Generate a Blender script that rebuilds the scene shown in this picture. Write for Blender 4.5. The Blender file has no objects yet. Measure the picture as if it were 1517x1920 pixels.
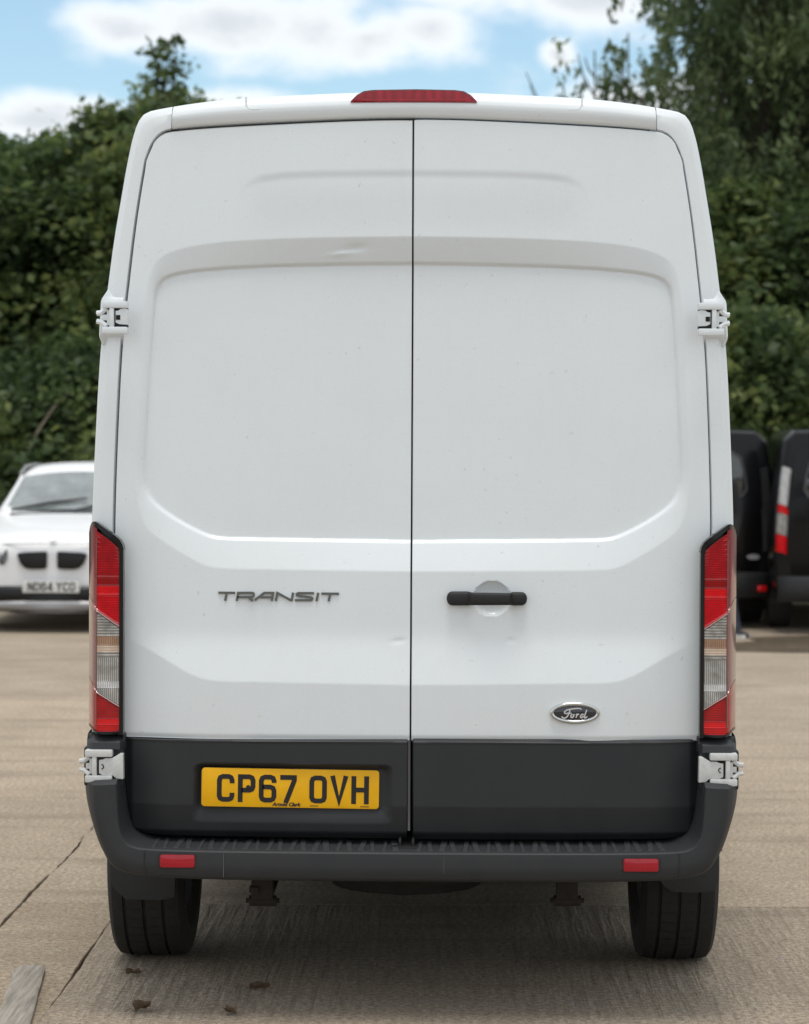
import bpy, bmesh, math, random
import numpy as np
from mathutils import Vector, Matrix, Euler

random.seed(7)
rng = np.random.default_rng(7)
R = math.radians
sc = bpy.context.scene
col = sc.collection

# ------------------------------------------------------------------ camera
CAM = Vector((0.09, -7.0, 1.64))
YAW, PITCH, ROLL = 0.91, 1.34, 0.22
cd = bpy.data.cameras.new('camera')
cam = bpy.data.objects.new('camera', cd)
col.objects.link(cam)
cam.location = CAM
CROT = (Matrix.Rotation(R(YAW), 3, 'Z') @ Matrix.Rotation(R(90 - PITCH), 3, 'X') @ Matrix.Rotation(R(ROLL), 3, 'Z'))
cam.rotation_euler = CROT.to_euler()
cd.sensor_fit = 'AUTO'
cd.sensor_width = 36.0
cd.lens = 36.0 * 4500 / 1920
cd.clip_start = 0.1
cd.clip_end = 900
cd.dof.use_dof = True
cd.dof.focus_distance = 7.05
cd.dof.aperture_fstop = 4.5
sc.camera = cam

# ------------------------------------------------------------------ light
SUN_EL, SUN_AZ = 81.0, 188.0          # azimuth measured from +Y (ahead) towards +X
sd = bpy.data.lights.new('sun', 'SUN')
sun = bpy.data.objects.new('sun', sd)
col.objects.link(sun)
sd.energy = 1.5
sd.angle = R(22)
sd.color = (1.0, 0.95, 0.88)
sv = Vector((math.sin(R(SUN_AZ)) * math.cos(R(SUN_EL)), math.cos(R(SUN_AZ)) * math.cos(R(SUN_EL)), math.sin(R(SUN_EL))))
sun.rotation_euler = (-sv).to_track_quat('-Z', 'Y').to_euler()
sun.location = (0, 10, 30)

sc.view_settings.view_transform = 'Standard'
sc.view_settings.look = 'None'
sc.view_settings.gamma = 1.0
sc.view_settings.use_curve_mapping = False
sc.view_settings.exposure = 0.22


def ray(px, py):
    v = Vector(((px - 758.5) / 4500, -(py - 960) / 4500, -1.0))
    return (CROT @ v)


def at(px, py, Y):
    d = ray(px, py)
    t = (Y - CAM.y) / d.y
    return CAM + d * t


def on_ground(px, py, z=0.0):
    d = ray(px, py)
    return CAM + d * ((z - CAM.z) / d.z)


# world: sky with broken cloud
W = bpy.data.worlds.new('World')
sc.world = W
W.use_nodes = True
nt = W.node_tree
nt.nodes.clear()


def wn(t, **k):
    n = nt.nodes.new(t)
    for a, b in k.items():
        setattr(n, a, b)
    return n


wl = nt.links.new
out = wn('ShaderNodeOutputWorld')
bg = wn('ShaderNodeBackground')
bg.inputs['Strength'].default_value = 0.115
sky = wn('ShaderNodeTexSky')
sky.sky_type = 'NISHITA'
sky.sun_disc = False
sky.sun_elevation = R(SUN_EL)
sky.sun_rotation = R(SUN_AZ)
sky.air_density = 1.0
sky.dust_density = 0.8
sky.ozone_density = 0.3
tc = wn('ShaderNodeTexCoord')
nz = wn('ShaderNodeTexNoise')
nz.inputs['Scale'].default_value = 26
nz.inputs['Detail'].default_value = 7
nz.inputs['Roughness'].default_value = 0.55
mpn = wn('ShaderNodeMapping')
mpn.inputs['Scale'].default_value = (1, 1, 1.7)
wl(tc.outputs['Generated'], mpn.inputs['Vector'])
wl(mpn.outputs['Vector'], nz.inputs['Vector'])


def wmath(op, a, b=None, clamp=False):
    n = wn('ShaderNodeMath', operation=op, use_clamp=clamp)
    for i, v in enumerate((a, b)):
        if v is None:
            continue
        if isinstance(v, (int, float)):
            n.inputs[i].default_value = v
        else:
            wl(v, n.inputs[i])
    return n.outputs[0]


def blob(px, py, rx, ry, w=1.0):
    d = ray(px, py).normalized()
    m = wn('ShaderNodeMapping')
    m.vector_type = 'POINT'
    sx, sz = 4500 / rx, 4500 / ry
    m.inputs['Scale'].default_value = (sx, sx, sz)
    m.inputs['Location'].default_value = (-d.x * sx, -d.y * sx, -d.z * sz)
    wl(tc.outputs['Generated'], m.inputs['Vector'])
    ln = wn('ShaderNodeVectorMath', operation='LENGTH')
    wl(m.outputs['Vector'], ln.inputs[0])
    return wmath('MULTIPLY', wmath('SUBTRACT', 1.0, ln.outputs['Value']), w)


acc = None
for b in [(240, 62, 150, 70), (420, 40, 240, 90), (600, 52, 200, 90), (690, 70, 150, 80), (810, 50, 120, 85),
          (880, -10, 190, 60), (1120, -5, 200, 58), (1300, -60, 260, 80), (60, 225, 260, 55), (450, 190, 130, 30),
          (1150, 195, 120, 55), (1300, 190, 150, 90), (1045, 102, 40, 30), (500, -120, 700, 110)]:
    v = blob(*b)
    acc = v if acc is None else wmath('MAXIMUM', acc, v)
# cloud over the rest of the sky, thickened overhead and behind to add fill light
nz2 = wn('ShaderNodeTexNoise')
nz2.inputs['Scale'].default_value = 3.2
nz2.inputs['Detail'].default_value = 8
nz2.inputs['Roughness'].default_value = 0.6
wl(mpn.outputs['Vector'], nz2.inputs['Vector'])
sepd = wn('ShaderNodeSeparateXYZ')
wl(tc.outputs['Generated'], sepd.inputs[0])
up = wmath('MULTIPLY', wmath('SUBTRACT', sepd.outputs['Z'], 0.20), 3.0)      # little of it low down
up = wmath('MINIMUM', wmath('MAXIMUM', up, -0.6), 0.75)
back = wmath('MINIMUM', wmath('MULTIPLY', wmath('SUBTRACT', 0.75, sepd.outputs['Y']), 2.0), 0.95)
gen = wmath('ADD', wmath('MULTIPLY', wmath('SUBTRACT', nz2.outputs['Fac'], 0.47), 3.2), wmath('MAXIMUM', up, back))
acc = wmath('MAXIMUM', acc, wmath('MINIMUM', gen, 0.8))
dens = wmath('ADD', acc, wmath('MULTIPLY', wmath('SUBTRACT', nz.outputs['Fac'], 0.5), 1.7))
rmp = wn('ShaderNodeMapRange', interpolation_type='SMOOTHSTEP')
rmp.inputs['From Min'].default_value = -0.12
rmp.inputs['From Max'].default_value = 0.78
wl(dens, rmp.inputs['Value'])
# cloud body: bright rims, greyer thick middles
cr = wn('ShaderNodeMapRange', interpolation_type='SMOOTHSTEP')
cr.inputs['From Min'].default_value = 0.35
cr.inputs['From Max'].default_value = 1.15
wl(dens, cr.inputs['Value'])
cmix = wn('ShaderNodeMixRGB')
cmix.inputs[1].default_value = (8.0, 8.2, 8.35, 1)
cmix.inputs[2].default_value = (5.5, 5.9, 6.3, 1)
wl(cr.outputs[0], cmix.inputs[0])
mix = wn('ShaderNodeMixRGB')
wl(rmp.outputs[0], mix.inputs[0])
stint = wn('ShaderNodeMixRGB', blend_type='MULTIPLY')
stint.inputs[0].default_value = 1.0
stint.inputs[2].default_value = (1.20, 1.30, 1.25, 1)
wl(sky.outputs[0], stint.inputs[1])
wl(stint.outputs[0], mix.inputs[1])
wl(cmix.outputs[0], mix.inputs[2])
wl(mix.outputs[0], bg.inputs['Color'])
wl(bg.outputs[0], out.inputs['Surface'])


# ------------------------------------------------------------------ materials
MATS = {}


def mat(name, colr, rough=0.5, metal=0.0, coat=0.0, spec=0.5, noise=0.0, nscale=20.0, bump=0.0, bscale=200.0,
        coat_rough=0.05, trans=0.0, col2=None):
    m = bpy.data.materials.new(name)
    m.use_nodes = True
    t = m.node_tree
    b = t.nodes['Principled BSDF']
    b.inputs['Base Color'].default_value = (*colr, 1)
    b.inputs['Roughness'].default_value = rough
    b.inputs['Metallic'].default_value = metal
    b.inputs['Coat Weight'].default_value = coat
    b.inputs['Coat Roughness'].default_value = coat_rough
    b.inputs['Specular IOR Level'].default_value = spec
    b.inputs['Transmission Weight'].default_value = trans
    tcn = t.nodes.new('ShaderNodeTexCoord')
    if noise > 0:
        n = t.nodes.new('ShaderNodeTexNoise')
        n.inputs['Scale'].default_value = nscale
        n.inputs['Detail'].default_value = 6
        n.inputs['Roughness'].default_value = 0.65
        t.links.new(tcn.outputs['Object'], n.inputs['Vector'])
        mx = t.nodes.new('ShaderNodeMixRGB')
        c2 = col2 or tuple(c * (1 - noise) for c in colr)
        mx.inputs[1].default_value = (*colr, 1)
        mx.inputs[2].default_value = (*c2, 1)
        mr = t.nodes.new('ShaderNodeMapRange')
        mr.inputs['From Min'].default_value = 0.35
        mr.inputs['From Max'].default_value = 0.72
        t.links.new(n.outputs['Fac'], mr.inputs['Value'])
        t.links.new(mr.outputs[0], mx.inputs[0])
        t.links.new(mx.outputs[0], b.inputs['Base Color'])
        mr2 = t.nodes.new('ShaderNodeMapRange')
        mr2.inputs['To Min'].default_value = max(0.02, rough - 0.08)
        mr2.inputs['To Max'].default_value = min(1, rough + 0.12)
        t.links.new(n.outputs['Fac'], mr2.inputs['Value'])
        t.links.new(mr2.outputs[0], b.inputs['Roughness'])
    if bump > 0:
        n = t.nodes.new('ShaderNodeTexNoise')
        n.inputs['Scale'].default_value = bscale
        n.inputs['Detail'].default_value = 3
        t.links.new(tcn.outputs['Object'], n.inputs['Vector'])
        bp = t.nodes.new('ShaderNodeBump')
        bp.inputs['Strength'].default_value = bump
        bp.inputs['Distance'].default_value = 0.002
        t.links.new(n.outputs['Fac'], bp.inputs['Height'])
        t.links.new(bp.outputs[0], b.inputs['Normal'])
    MATS[name] = m
    return m


# white paint under a film of road dust (specks, faint vertical runs, smudges)
def paint_mat():
    m = mat('white_paint', (0.765, 0.815, 0.845), 0.34, coat=0.6, coat_rough=0.07, spec=0.4)
    t = m.node_tree
    b = t.nodes['Principled BSDF']
    tcn = t.nodes.new('ShaderNodeTexCoord')

    def noise(scale, det, mapping=None, rgh=0.6):
        n = t.nodes.new('ShaderNodeTexNoise')
        n.inputs['Scale'].default_value = scale
        n.inputs['Detail'].default_value = det
        n.inputs['Roughness'].default_value = rgh
        if mapping:
            mp = t.nodes.new('ShaderNodeMapping')
            mp.inputs['Scale'].default_value = mapping
            t.links.new(tcn.outputs['Object'], mp.inputs['Vector'])
            t.links.new(mp.outputs[0], n.inputs['Vector'])
        else:
            t.links.new(tcn.outputs['Object'], n.inputs['Vector'])
        return n.outputs['Fac']

    def rng_(v, a, bb, lo, hi):
        r = t.nodes.new('ShaderNodeMapRange')
        r.inputs['From Min'].default_value = a
        r.inputs['From Max'].default_value = bb
        r.inputs['To Min'].default_value = lo
        r.inputs['To Max'].default_value = hi
        t.links.new(v, r.inputs['Value'])
        return r.outputs[0]

    def mixc(f, c1, c2):
        x = t.nodes.new('ShaderNodeMixRGB')
        t.links.new(f, x.inputs[0])
        for i, c in ((1, c1), (2, c2)):
            if isinstance(c, tuple):
                x.inputs[i].default_value = (*c, 1)
            else:
                t.links.new(c, x.inputs[i])
        return x.outputs[0]
    f1 = rng_(noise(3.2, 6), 0.40, 0.75, 0.0, 0.22)
    c = mixc(f1, (0.765, 0.815, 0.845), (0.70, 0.71, 0.69))
    f2 = rng_(noise(7, 5, (6, 6, 0.5)), 0.52, 0.8, 0.0, 0.05)
    c = mixc(f2, c, (0.60, 0.58, 0.53))
    f3 = rng_(noise(420, 1), 0.50, 0.8, 0.0, 0.28)
    c = mixc(f3, c, (0.56, 0.55, 0.52))
    f4 = rng_(noise(60, 2, None, 0.4), 0.73, 0.78, 0.0, 0.25)
    c = mixc(f4, c, (0.35, 0.32, 0.28))
    t.links.new(c, b.inputs['Base Color'])
    t.links.new(rng_(noise(5, 5), 0.3, 0.7, 0.30, 0.5), b.inputs['Roughness'])
    bp = t.nodes.new('ShaderNodeBump')
    bp.inputs['Strength'].default_value = 0.05
    bp.inputs['Distance'].default_value = 0.001
    t.links.new(noise(300, 2), bp.inputs['Height'])
    t.links.new(bp.outputs[0], b.inputs['Normal'])
    return m


paint_mat()
mat('hinge_metal', (0.66, 0.67, 0.66), 0.42, 0.0, coat=0.2, noise=0.18, nscale=60)
mat('grey_plastic', (0.022, 0.025, 0.029), 0.55, spec=0.45, noise=0.35, nscale=9, bump=0.25, bscale=900, col2=(0.030, 0.031, 0.033))
mat('trim_plastic', (0.0165, 0.019, 0.022), 0.52, spec=0.45, noise=0.3, nscale=6, bump=0.2, bscale=900, col2=(0.024, 0.026, 0.028))
mat('black_plastic', (0.012, 0.012, 0.013), 0.45, bump=0.15, bscale=700)
mat('handle_plastic', (0.010, 0.010, 0.011), 0.6, bump=0.4, bscale=800)
mat('seal_rubber', (0.03, 0.032, 0.033), 0.8)
mat('worn_plastic', (0.036, 0.039, 0.042), 0.7, noise=0.6, nscale=50)
mat('scuff', (0.10, 0.10, 0.10), 0.9)
mat('underside', (0.018, 0.016, 0.014), 0.9, noise=0.5, nscale=10)
mat('rusty_steel', (0.018, 0.012, 0.009), 0.8, noise=0.5, nscale=40, bump=0.4, bscale=90)
mat('tyre_rubber', (0.013, 0.013, 0.0125), 0.8, noise=0.35, nscale=25, col2=(0.024, 0.022, 0.019), bump=0.2, bscale=400)
mat('rim_steel', (0.25, 0.25, 0.26), 0.45, 0.6)
mat('chrome', (0.62, 0.63, 0.62), 0.12, 1.0)
mat('badge_chrome', (0.20, 0.21, 0.20), 0.25, 1.0)
mat('emblem_blue', (0.006, 0.009, 0.02), 0.15, coat=1.0)
mat('script_silver', (0.7, 0.71, 0.72), 0.35, 0.6)
mat('plate_yellow', (0.90, 0.47, 0.002), 0.4, coat=0.1, spec=0.3, noise=0.1, nscale=14)
mat('plate_white', (0.66, 0.66, 0.64), 0.4, coat=0.3)
mat('plate_ink', (0.010, 0.010, 0.010), 0.5)
mat('small_print', (0.03, 0.02, 0.02), 0.5)
mat('glass_dark', (0.02, 0.024, 0.026), 0.04, spec=0.8, coat=1.0)
mat('windscreen_glass', (0.24, 0.27, 0.27), 0.05, spec=0.9, coat=1.0, noise=0.6, nscale=3)  # light grey mottle: sky reflection put into the glass colour
mat('black_paint', (0.004, 0.0042, 0.0055), 0.22, coat=0.15, spec=0.25)
mat('lamp_bezel', (0.003, 0.003, 0.003), 0.3, coat=0.2, spec=0.3)
mat('car_white', (0.80, 0.81, 0.82), 0.35, coat=0.25, spec=0.3)
mat('silver_trim', (0.33, 0.33, 0.34), 0.4, 0.5)
mat('concrete_base', (0.10, 0.085, 0.065), 0.95, noise=0.5, nscale=2)
tm_ = mat('weathered_timber', (0.36, 0.325, 0.275), 0.9, noise=0.55, nscale=9, bump=0.9, bscale=14)
for n_ in [n for n in tm_.node_tree.nodes if n.type == 'TEX_NOISE']:
    mp_ = tm_.node_tree.nodes.new('ShaderNodeMapping')
    mp_.inputs['Scale'].default_value = (9, 0.6, 9)
    tm_.node_tree.links.new(n_.inputs['Vector'].links[0].from_socket, mp_.inputs['Vector'])
    tm_.node_tree.links.new(mp_.outputs[0], n_.inputs['Vector'])
mat('window_line', (0.075, 0.08, 0.085), 0.3)
mat('dry_leaf', (0.13, 0.085, 0.05), 0.8, noise=0.4, nscale=60)
mat('denim', (0.045, 0.055, 0.085), 0.85, noise=0.3, nscale=30)
mat('coat_cloth', (0.008, 0.008, 0.010), 0.85)
mat('skin', (0.50, 0.30, 0.22), 0.55)
mat('hair', (0.03, 0.02, 0.015), 0.6)
mat('shoe_black', (0.02, 0.022, 0.028), 0.7)
mat('shoe_sole', (0.75, 0.75, 0.74), 0.6)
mat('bark', (0.10, 0.085, 0.065), 0.9, noise=0.5, nscale=8, bump=0.8, bscale=30)
mat('pale_bark', (0.24, 0.20, 0.15), 0.9, noise=0.5, nscale=8)


def lens_mat(name, colr, dark, rib_axis=2, freq=520.0, metal=0.0, rough=0.12):
    m = mat(name, colr, rough, metal, coat=0.6, coat_rough=0.03, spec=0.3)
    t = m.node_tree
    b = t.nodes['Principled BSDF']
    tcn = t.nodes.new('ShaderNodeTexCoord')
    w = t.nodes.new('ShaderNodeTexWave')
    w.wave_type = 'BANDS'
    w.bands_direction = 'Z' if rib_axis == 2 else 'X'
    w.inputs['Scale'].default_value = freq / 11.0
    w.inputs['Distortion'].default_value = 0.25
    w.inputs['Detail'].default_value = 1
    t.links.new(tcn.outputs['Object'], w.inputs['Vector'])
    n = t.nodes.new('ShaderNodeTexNoise')
    n.inputs['Scale'].default_value = 30
    n.inputs['Detail'].default_value = 2
    t.links.new(tcn.outputs['Object'], n.inputs['Vector'])
    mm = t.nodes.new('ShaderNodeMath')
    mm.operation = 'MULTIPLY'
    t.links.new(w.outputs['Fac'], mm.inputs[0])
    mr = t.nodes.new('ShaderNodeMapRange')
    mr.inputs['From Min'].default_value = 0.3
    mr.inputs['From Max'].default_value = 0.7
    mr.inputs['To Min'].default_value = 0.15
    mr.inputs['To Max'].default_value = 1.0
    t.links.new(n.outputs['Fac'], mr.inputs['Value'])
    t.links.new(mr.outputs[0], mm.inputs[1])
    mx = t.nodes.new('ShaderNodeMixRGB')
    mx.inputs[1].default_value = (*dark, 1)
    mx.inputs[2].default_value = (*colr, 1)
    t.links.new(mm.outputs[0], mx.inputs[0])
    t.links.new(mx.outputs[0], b.inputs['Base Color'])
    return m


lens_mat('lens_red', (0.56, 0.003, 0.012), (0.26, 0.001, 0.004))
lens_mat('lens_red_mid', (0.78, 0.003, 0.014), (0.42, 0.001, 0.005))
lens_mat('lens_red_bright', (0.92, 0.006, 0.012), (0.60, 0.002, 0.006))
lens_mat('lens_red_deep', (0.42, 0.002, 0.006), (0.22, 0.001, 0.002))
lens_mat('lens_clear', (0.70, 0.68, 0.64), (0.18, 0.17, 0.155), freq=420)
lens_mat('lens_clear_dark', (0.66, 0.66, 0.63), (0.20, 0.195, 0.18), rib_axis=0, freq=600)
lens_mat('lens_chrome', (0.85, 0.86, 0.86), (0.45, 0.45, 0.45), rib_axis=0, freq=520)
lens_mat('lens_amber', (0.50, 0.32, 0.22), (0.27, 0.16, 0.10), rib_axis=0, freq=560)
lens_mat('lens_peach', (0.85, 0.68, 0.56), (0.50, 0.37, 0.28), rib_axis=2, freq=420)
lens_mat('lens_side', (0.30, 0.15, 0.15), (0.22, 0.10, 0.10))
lens_mat('lens_side_red', (0.34, 0.035, 0.045), (0.22, 0.015, 0.02))
mat('lens_edge', (0.50, 0.33, 0.31), 0.2, coat=1.0)
mat('lens_edge_red', (0.55, 0.05, 0.06), 0.2, coat=1.0)
lens_mat('reflector_red', (0.48, 0.006, 0.022), (0.30, 0.003, 0.012), rib_axis=0, freq=900)
lens_mat('brake_red', (0.42, 0.004, 0.024), (0.24, 0.002, 0.010), rib_axis=0, freq=120)
mat('brake_rim', (0.10, 0.06, 0.05), 0.3, coat=0.5)


def concrete_mat(name, c_lo, c_hi, ridges=0.0):
    m = bpy.data.materials.new(name)
    m.use_nodes = True
    t = m.node_tree
    b = t.nodes['Principled BSDF']
    b.inputs['Roughness'].default_value = 0.92
    b.inputs['Specular IOR Level'].default_value = 0.25
    geo = t.nodes.new('ShaderNodeNewGeometry')
    oi = t.nodes.new('ShaderNodeObjectInfo')
    L = t.links.new

    def noise(scale, det=5, rgh=0.6, mapping=None):
        n = t.nodes.new('ShaderNodeTexNoise')
        n.inputs['Scale'].default_value = scale
        n.inputs['Detail'].default_value = det
        n.inputs['Roughness'].default_value = rgh
        src = geo.outputs['Position']
        if mapping:
            mp = t.nodes.new('ShaderNodeMapping')
            mp.inputs['Scale'].default_value = mapping
            L(src, mp.inputs['Vector'])
            src = mp.outputs[0]
        L(src, n.inputs['Vector'])
        return n.outputs['Fac']

    def rg(v, a, bb, lo=0.0, hi=1.0):
        r = t.nodes.new('ShaderNodeMapRange')
        r.inputs['From Min'].default_value = a
        r.inputs['From Max'].default_value = bb
        r.inputs['To Min'].default_value = lo
        r.inputs['To Max'].default_value = hi
        L(v, r.inputs['Value'])
        return r.outputs[0]

    def mx(f, c1, c2, mode='MIX'):
        x = t.nodes.new('ShaderNodeMixRGB')
        x.blend_type = mode
        if isinstance(f, float):
            x.inputs[0].default_value = f
        else:
            L(f, x.inputs[0])
        for i, c in ((1, c1), (2, c2)):
            if isinstance(c, tuple):
                x.inputs[i].default_value = (*c, 1)
            else:
                L(c, x.inputs[i])
        return x.outputs[0]

    c = mx(rg(noise(1.3, 8, 0.65), 0.32, 0.68), c_lo, c_hi)
    # long tyre stains across the yard
    c = mx(rg(noise(2.2, 4, 0.6, (0.25, 1.6, 1)), 0.52, 0.70, 0, 0.65), c, tuple(v * 0.60 for v in c_lo))
    c = mx(rg(noise(0.55, 6, 0.7), 0.54, 0.70, 0, 0.5), c, tuple(v * 0.62 for v in c_lo))
    c = mx(rg(noise(4.5, 5, 0.7), 0.60, 0.72, 0, 0.55), c, tuple(v * 0.50 for v in c_lo))
    # grain
    c = mx(rg(noise(55, 4, 0.75), 0.38, 0.60, 0.0, 0.75), c, tuple(v * 0.42 for v in c_lo))
    # aggregate stones showing through
    vo = t.nodes.new('ShaderNodeTexVoronoi')
    vo.inputs['Scale'].default_value = 62
    L(geo.outputs['Position'], vo.inputs['Vector'])
    st = rg(vo.outputs['Distance'], 0.22, 0.38, 1.0, 0.0)
    sel = rg(noise(17, 2), 0.55, 0.66)
    mm = t.nodes.new('ShaderNodeMath')
    mm.operation = 'MULTIPLY'
    L(st, mm.inputs[0])
    L(sel, mm.inputs[1])
    vcol = mx(0.75, vo.outputs['Color'], (0.48, 0.42, 0.34))
    c = mx(mm.outputs[0], c, vcol)
    # dark specks
    vs = t.nodes.new('ShaderNodeTexVoronoi')
    vs.inputs['Scale'].default_value = 24
    L(geo.outputs['Position'], vs.inputs['Vector'])
    sp = rg(vs.outputs['Distance'], 0.05, 0.13, 0.75, 0.0)
    c = mx(sp, c, (0.06, 0.05, 0.04))
    # slab to slab tone
    c = mx(1.0, c, mx(oi.outputs['Random'], (0.90, 0.90, 0.91), (1.04, 1.03, 1.01)), 'MULTIPLY')
    L(c, b.inputs['Base Color'])
    h = t.nodes.new('ShaderNodeMath')
    h.operation = 'ADD'
    L(rg(noise(60, 6, 0.7), 0.2, 0.8, 0, 1.0), h.inputs[0])
    L(rg(mm.outputs[0], 0, 1, 0, 0.5), h.inputs[1])
    hv = h.outputs[0]
    if ridges > 0:
        w = t.nodes.new('ShaderNodeTexNoise')
        w.inputs['Scale'].default_value = 34.0
        w.inputs['Detail'].default_value = 3
        w.inputs['Roughness'].default_value = 0.55
        w.inputs['Distortion'].default_value = 0.3
        mp = t.nodes.new('ShaderNodeMapping')
        mp.inputs['Scale'].default_value = (1, 0.055, 1)
        mp.inputs['Rotation'].default_value = (0, 0, R(-3))
        L(geo.outputs['Position'], mp.inputs['Vector'])
        L(mp.outputs[0], w.inputs['Vector'])
        a2 = t.nodes.new('ShaderNodeMath')
        a2.operation = 'MULTIPLY_ADD'
        L(rg(w.outputs['Fac'], 0.3, 0.7), a2.inputs[0])
        a2.inputs[1].default_value = ridges
        L(hv, a2.inputs[2])
        hv = a2.outputs[0]
        # dirt lies in the troughs
        mm2 = t.nodes.new('ShaderNodeMath')
        mm2.operation = 'MULTIPLY'
        L(rg(w.outputs['Fac'], 0.34, 0.52, 0.50, 0.0), mm2.inputs[0])
        L(rg(noise(3, 4), 0.35, 0.6, 0.3, 1.0), mm2.inputs[1])
        c2 = mx(mm2.outputs[0], c, tuple(v * 0.45 for v in c_lo))
        L(c2, b.inputs['Base Color'])
    bp = t.nodes.new('ShaderNodeBump')
    bp.inputs['Strength'].default_value = 0.9
    bp.inputs['Distance'].default_value = 0.006
    L(hv, bp.inputs['Height'])
    L(bp.outputs[0], b.inputs['Normal'])
    MATS[name] = m


concrete_mat('concrete', (0.455, 0.370, 0.280), (0.62, 0.515, 0.395))
concrete_mat('concrete_ridged', (0.45, 0.366, 0.276), (0.61, 0.507, 0.388), 1.5)
concrete_mat('concrete_rough', (0.42, 0.335, 0.245), (0.57, 0.47, 0.35))
concrete_mat('damp_shade_earth', (0.085, 0.065, 0.042), (0.16, 0.125, 0.085))


def leaf_mat(name, c1, c2, c3):
    m = bpy.data.materials.new(name)
    m.use_nodes = True
    t = m.node_tree
    b = t.nodes['Principled BSDF']
    L = t.links.new
    geo = t.nodes.new('ShaderNodeNewGeometry')
    cr_ = t.nodes.new('ShaderNodeValToRGB')
    e = cr_.color_ramp.elements
    e[0].position = 0.0
    e[0].color = (*c1, 1)
    e[1].position = 1.0
    e[1].color = (*c3, 1)
    k = cr_.color_ramp.elements.new(0.55)
    k.color = (*c2, 1)
    n = t.nodes.new('ShaderNodeTexNoise')
    n.inputs['Scale'].default_value = 0.9
    n.inputs['Detail'].default_value = 3
    L(geo.outputs['Position'], n.inputs['Vector'])
    ad = t.nodes.new('ShaderNodeMath')
    ad.operation = 'MULTIPLY_ADD'
    L(geo.outputs['Random Per Island'], ad.inputs[0])
    ad.inputs[1].default_value = 0.5
    mr = t.nodes.new('ShaderNodeMapRange')
    mr.inputs['From Min'].default_value = 0.42
    mr.inputs['From Max'].default_value = 0.62
    mr.inputs['To Max'].default_value = 0.5
    L(n.outputs['Fac'], mr.inputs['Value'])
    L(mr.outputs[0], ad.inputs[2])
    L(ad.outputs[0], cr_.inputs[0])
    L(cr_.outputs[0], b.inputs['Base Color'])
    b.inputs['Roughness'].default_value = 0.5
    b.inputs['Specular IOR Level'].default_value = 0.35
    tr = t.nodes.new('ShaderNodeBsdfTranslucent')
    L(cr_.outputs[0], tr.inputs['Color'])
    ms = t.nodes.new('ShaderNodeMixShader')
    ms.inputs[0].default_value = 0.48
    L(b.outputs[0], ms.inputs[1])
    L(tr.outputs[0], ms.inputs[2])
    L(ms.outputs[0], t.nodes['Material Output'].inputs['Surface'])
    MATS[name] = m


leaf_mat('leaf_green', (0.042, 0.075, 0.030), (0.150, 0.215, 0.075), (0.34, 0.38, 0.115))
leaf_mat('leaf_olive', (0.055, 0.085, 0.040), (0.14, 0.195, 0.085), (0.27, 0.32, 0.14))
leaf_mat('leaf_dark', (0.030, 0.055, 0.024), (0.105, 0.155, 0.056), (0.25, 0.29, 0.09))


# ------------------------------------------------------------------ mesh helpers
def obj(name, verts, faces, m, parent=None, smooth=True, sharp=40, bevel=0.0, seg=2, fixn=True, link=True):
    me = bpy.data.meshes.new(name)
    bm = bmesh.new()
    vs = [bm.verts.new(tuple(v)) for v in verts]
    for f in faces:
        if len(set(f)) < 3:
            continue
        try:
            bm.faces.new([vs[i] for i in f])
        except ValueError:
            pass
    if fixn:
        bmesh.ops.recalc_face_normals(bm, faces=bm.faces)
    if bevel > 0:
        ed = [e for e in bm.edges if len(e.link_faces) == 2 and e.calc_face_angle(0) > R(30)]
        bmesh.ops.bevel(bm, geom=ed, offset=bevel, segments=seg, profile=0.6, affect='EDGES', clamp_overlap=True)
    bm.to_mesh(me)
    bm.free()
    if smooth:
        me.polygons.foreach_set('use_smooth', [True] * len(me.polygons))
        me.set_sharp_from_angle(angle=R(sharp))
    me.materials.append(MATS[m])
    o = bpy.data.objects.new(name, me)
    if link:
        col.objects.link(o)
    if parent:
        o.parent = parent
    return o


def empty(name, loc=(0, 0, 0), rz=0.0, parent=None):
    o = bpy.data.objects.new(name, None)
    o.empty_display_size = 0.2
    col.objects.link(o)
    o.location = loc
    o.rotation_euler = (0, 0, rz)
    if parent:
        o.parent = parent
    return o


def tag(o, label=None, cat=None, group=None, kind=None):
    if label:
        o['label'] = label
    if cat:
        o['category'] = cat
    if group:
        o['group'] = group
    if kind:
        o['kind'] = kind
    return o


def copy_tree(o, parent=None):
    c = o.copy()
    col.objects.link(c)
    if parent:
        c.parent = parent
    for ch in list(o.children):
        copy_tree(ch, c)
    return c


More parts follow.
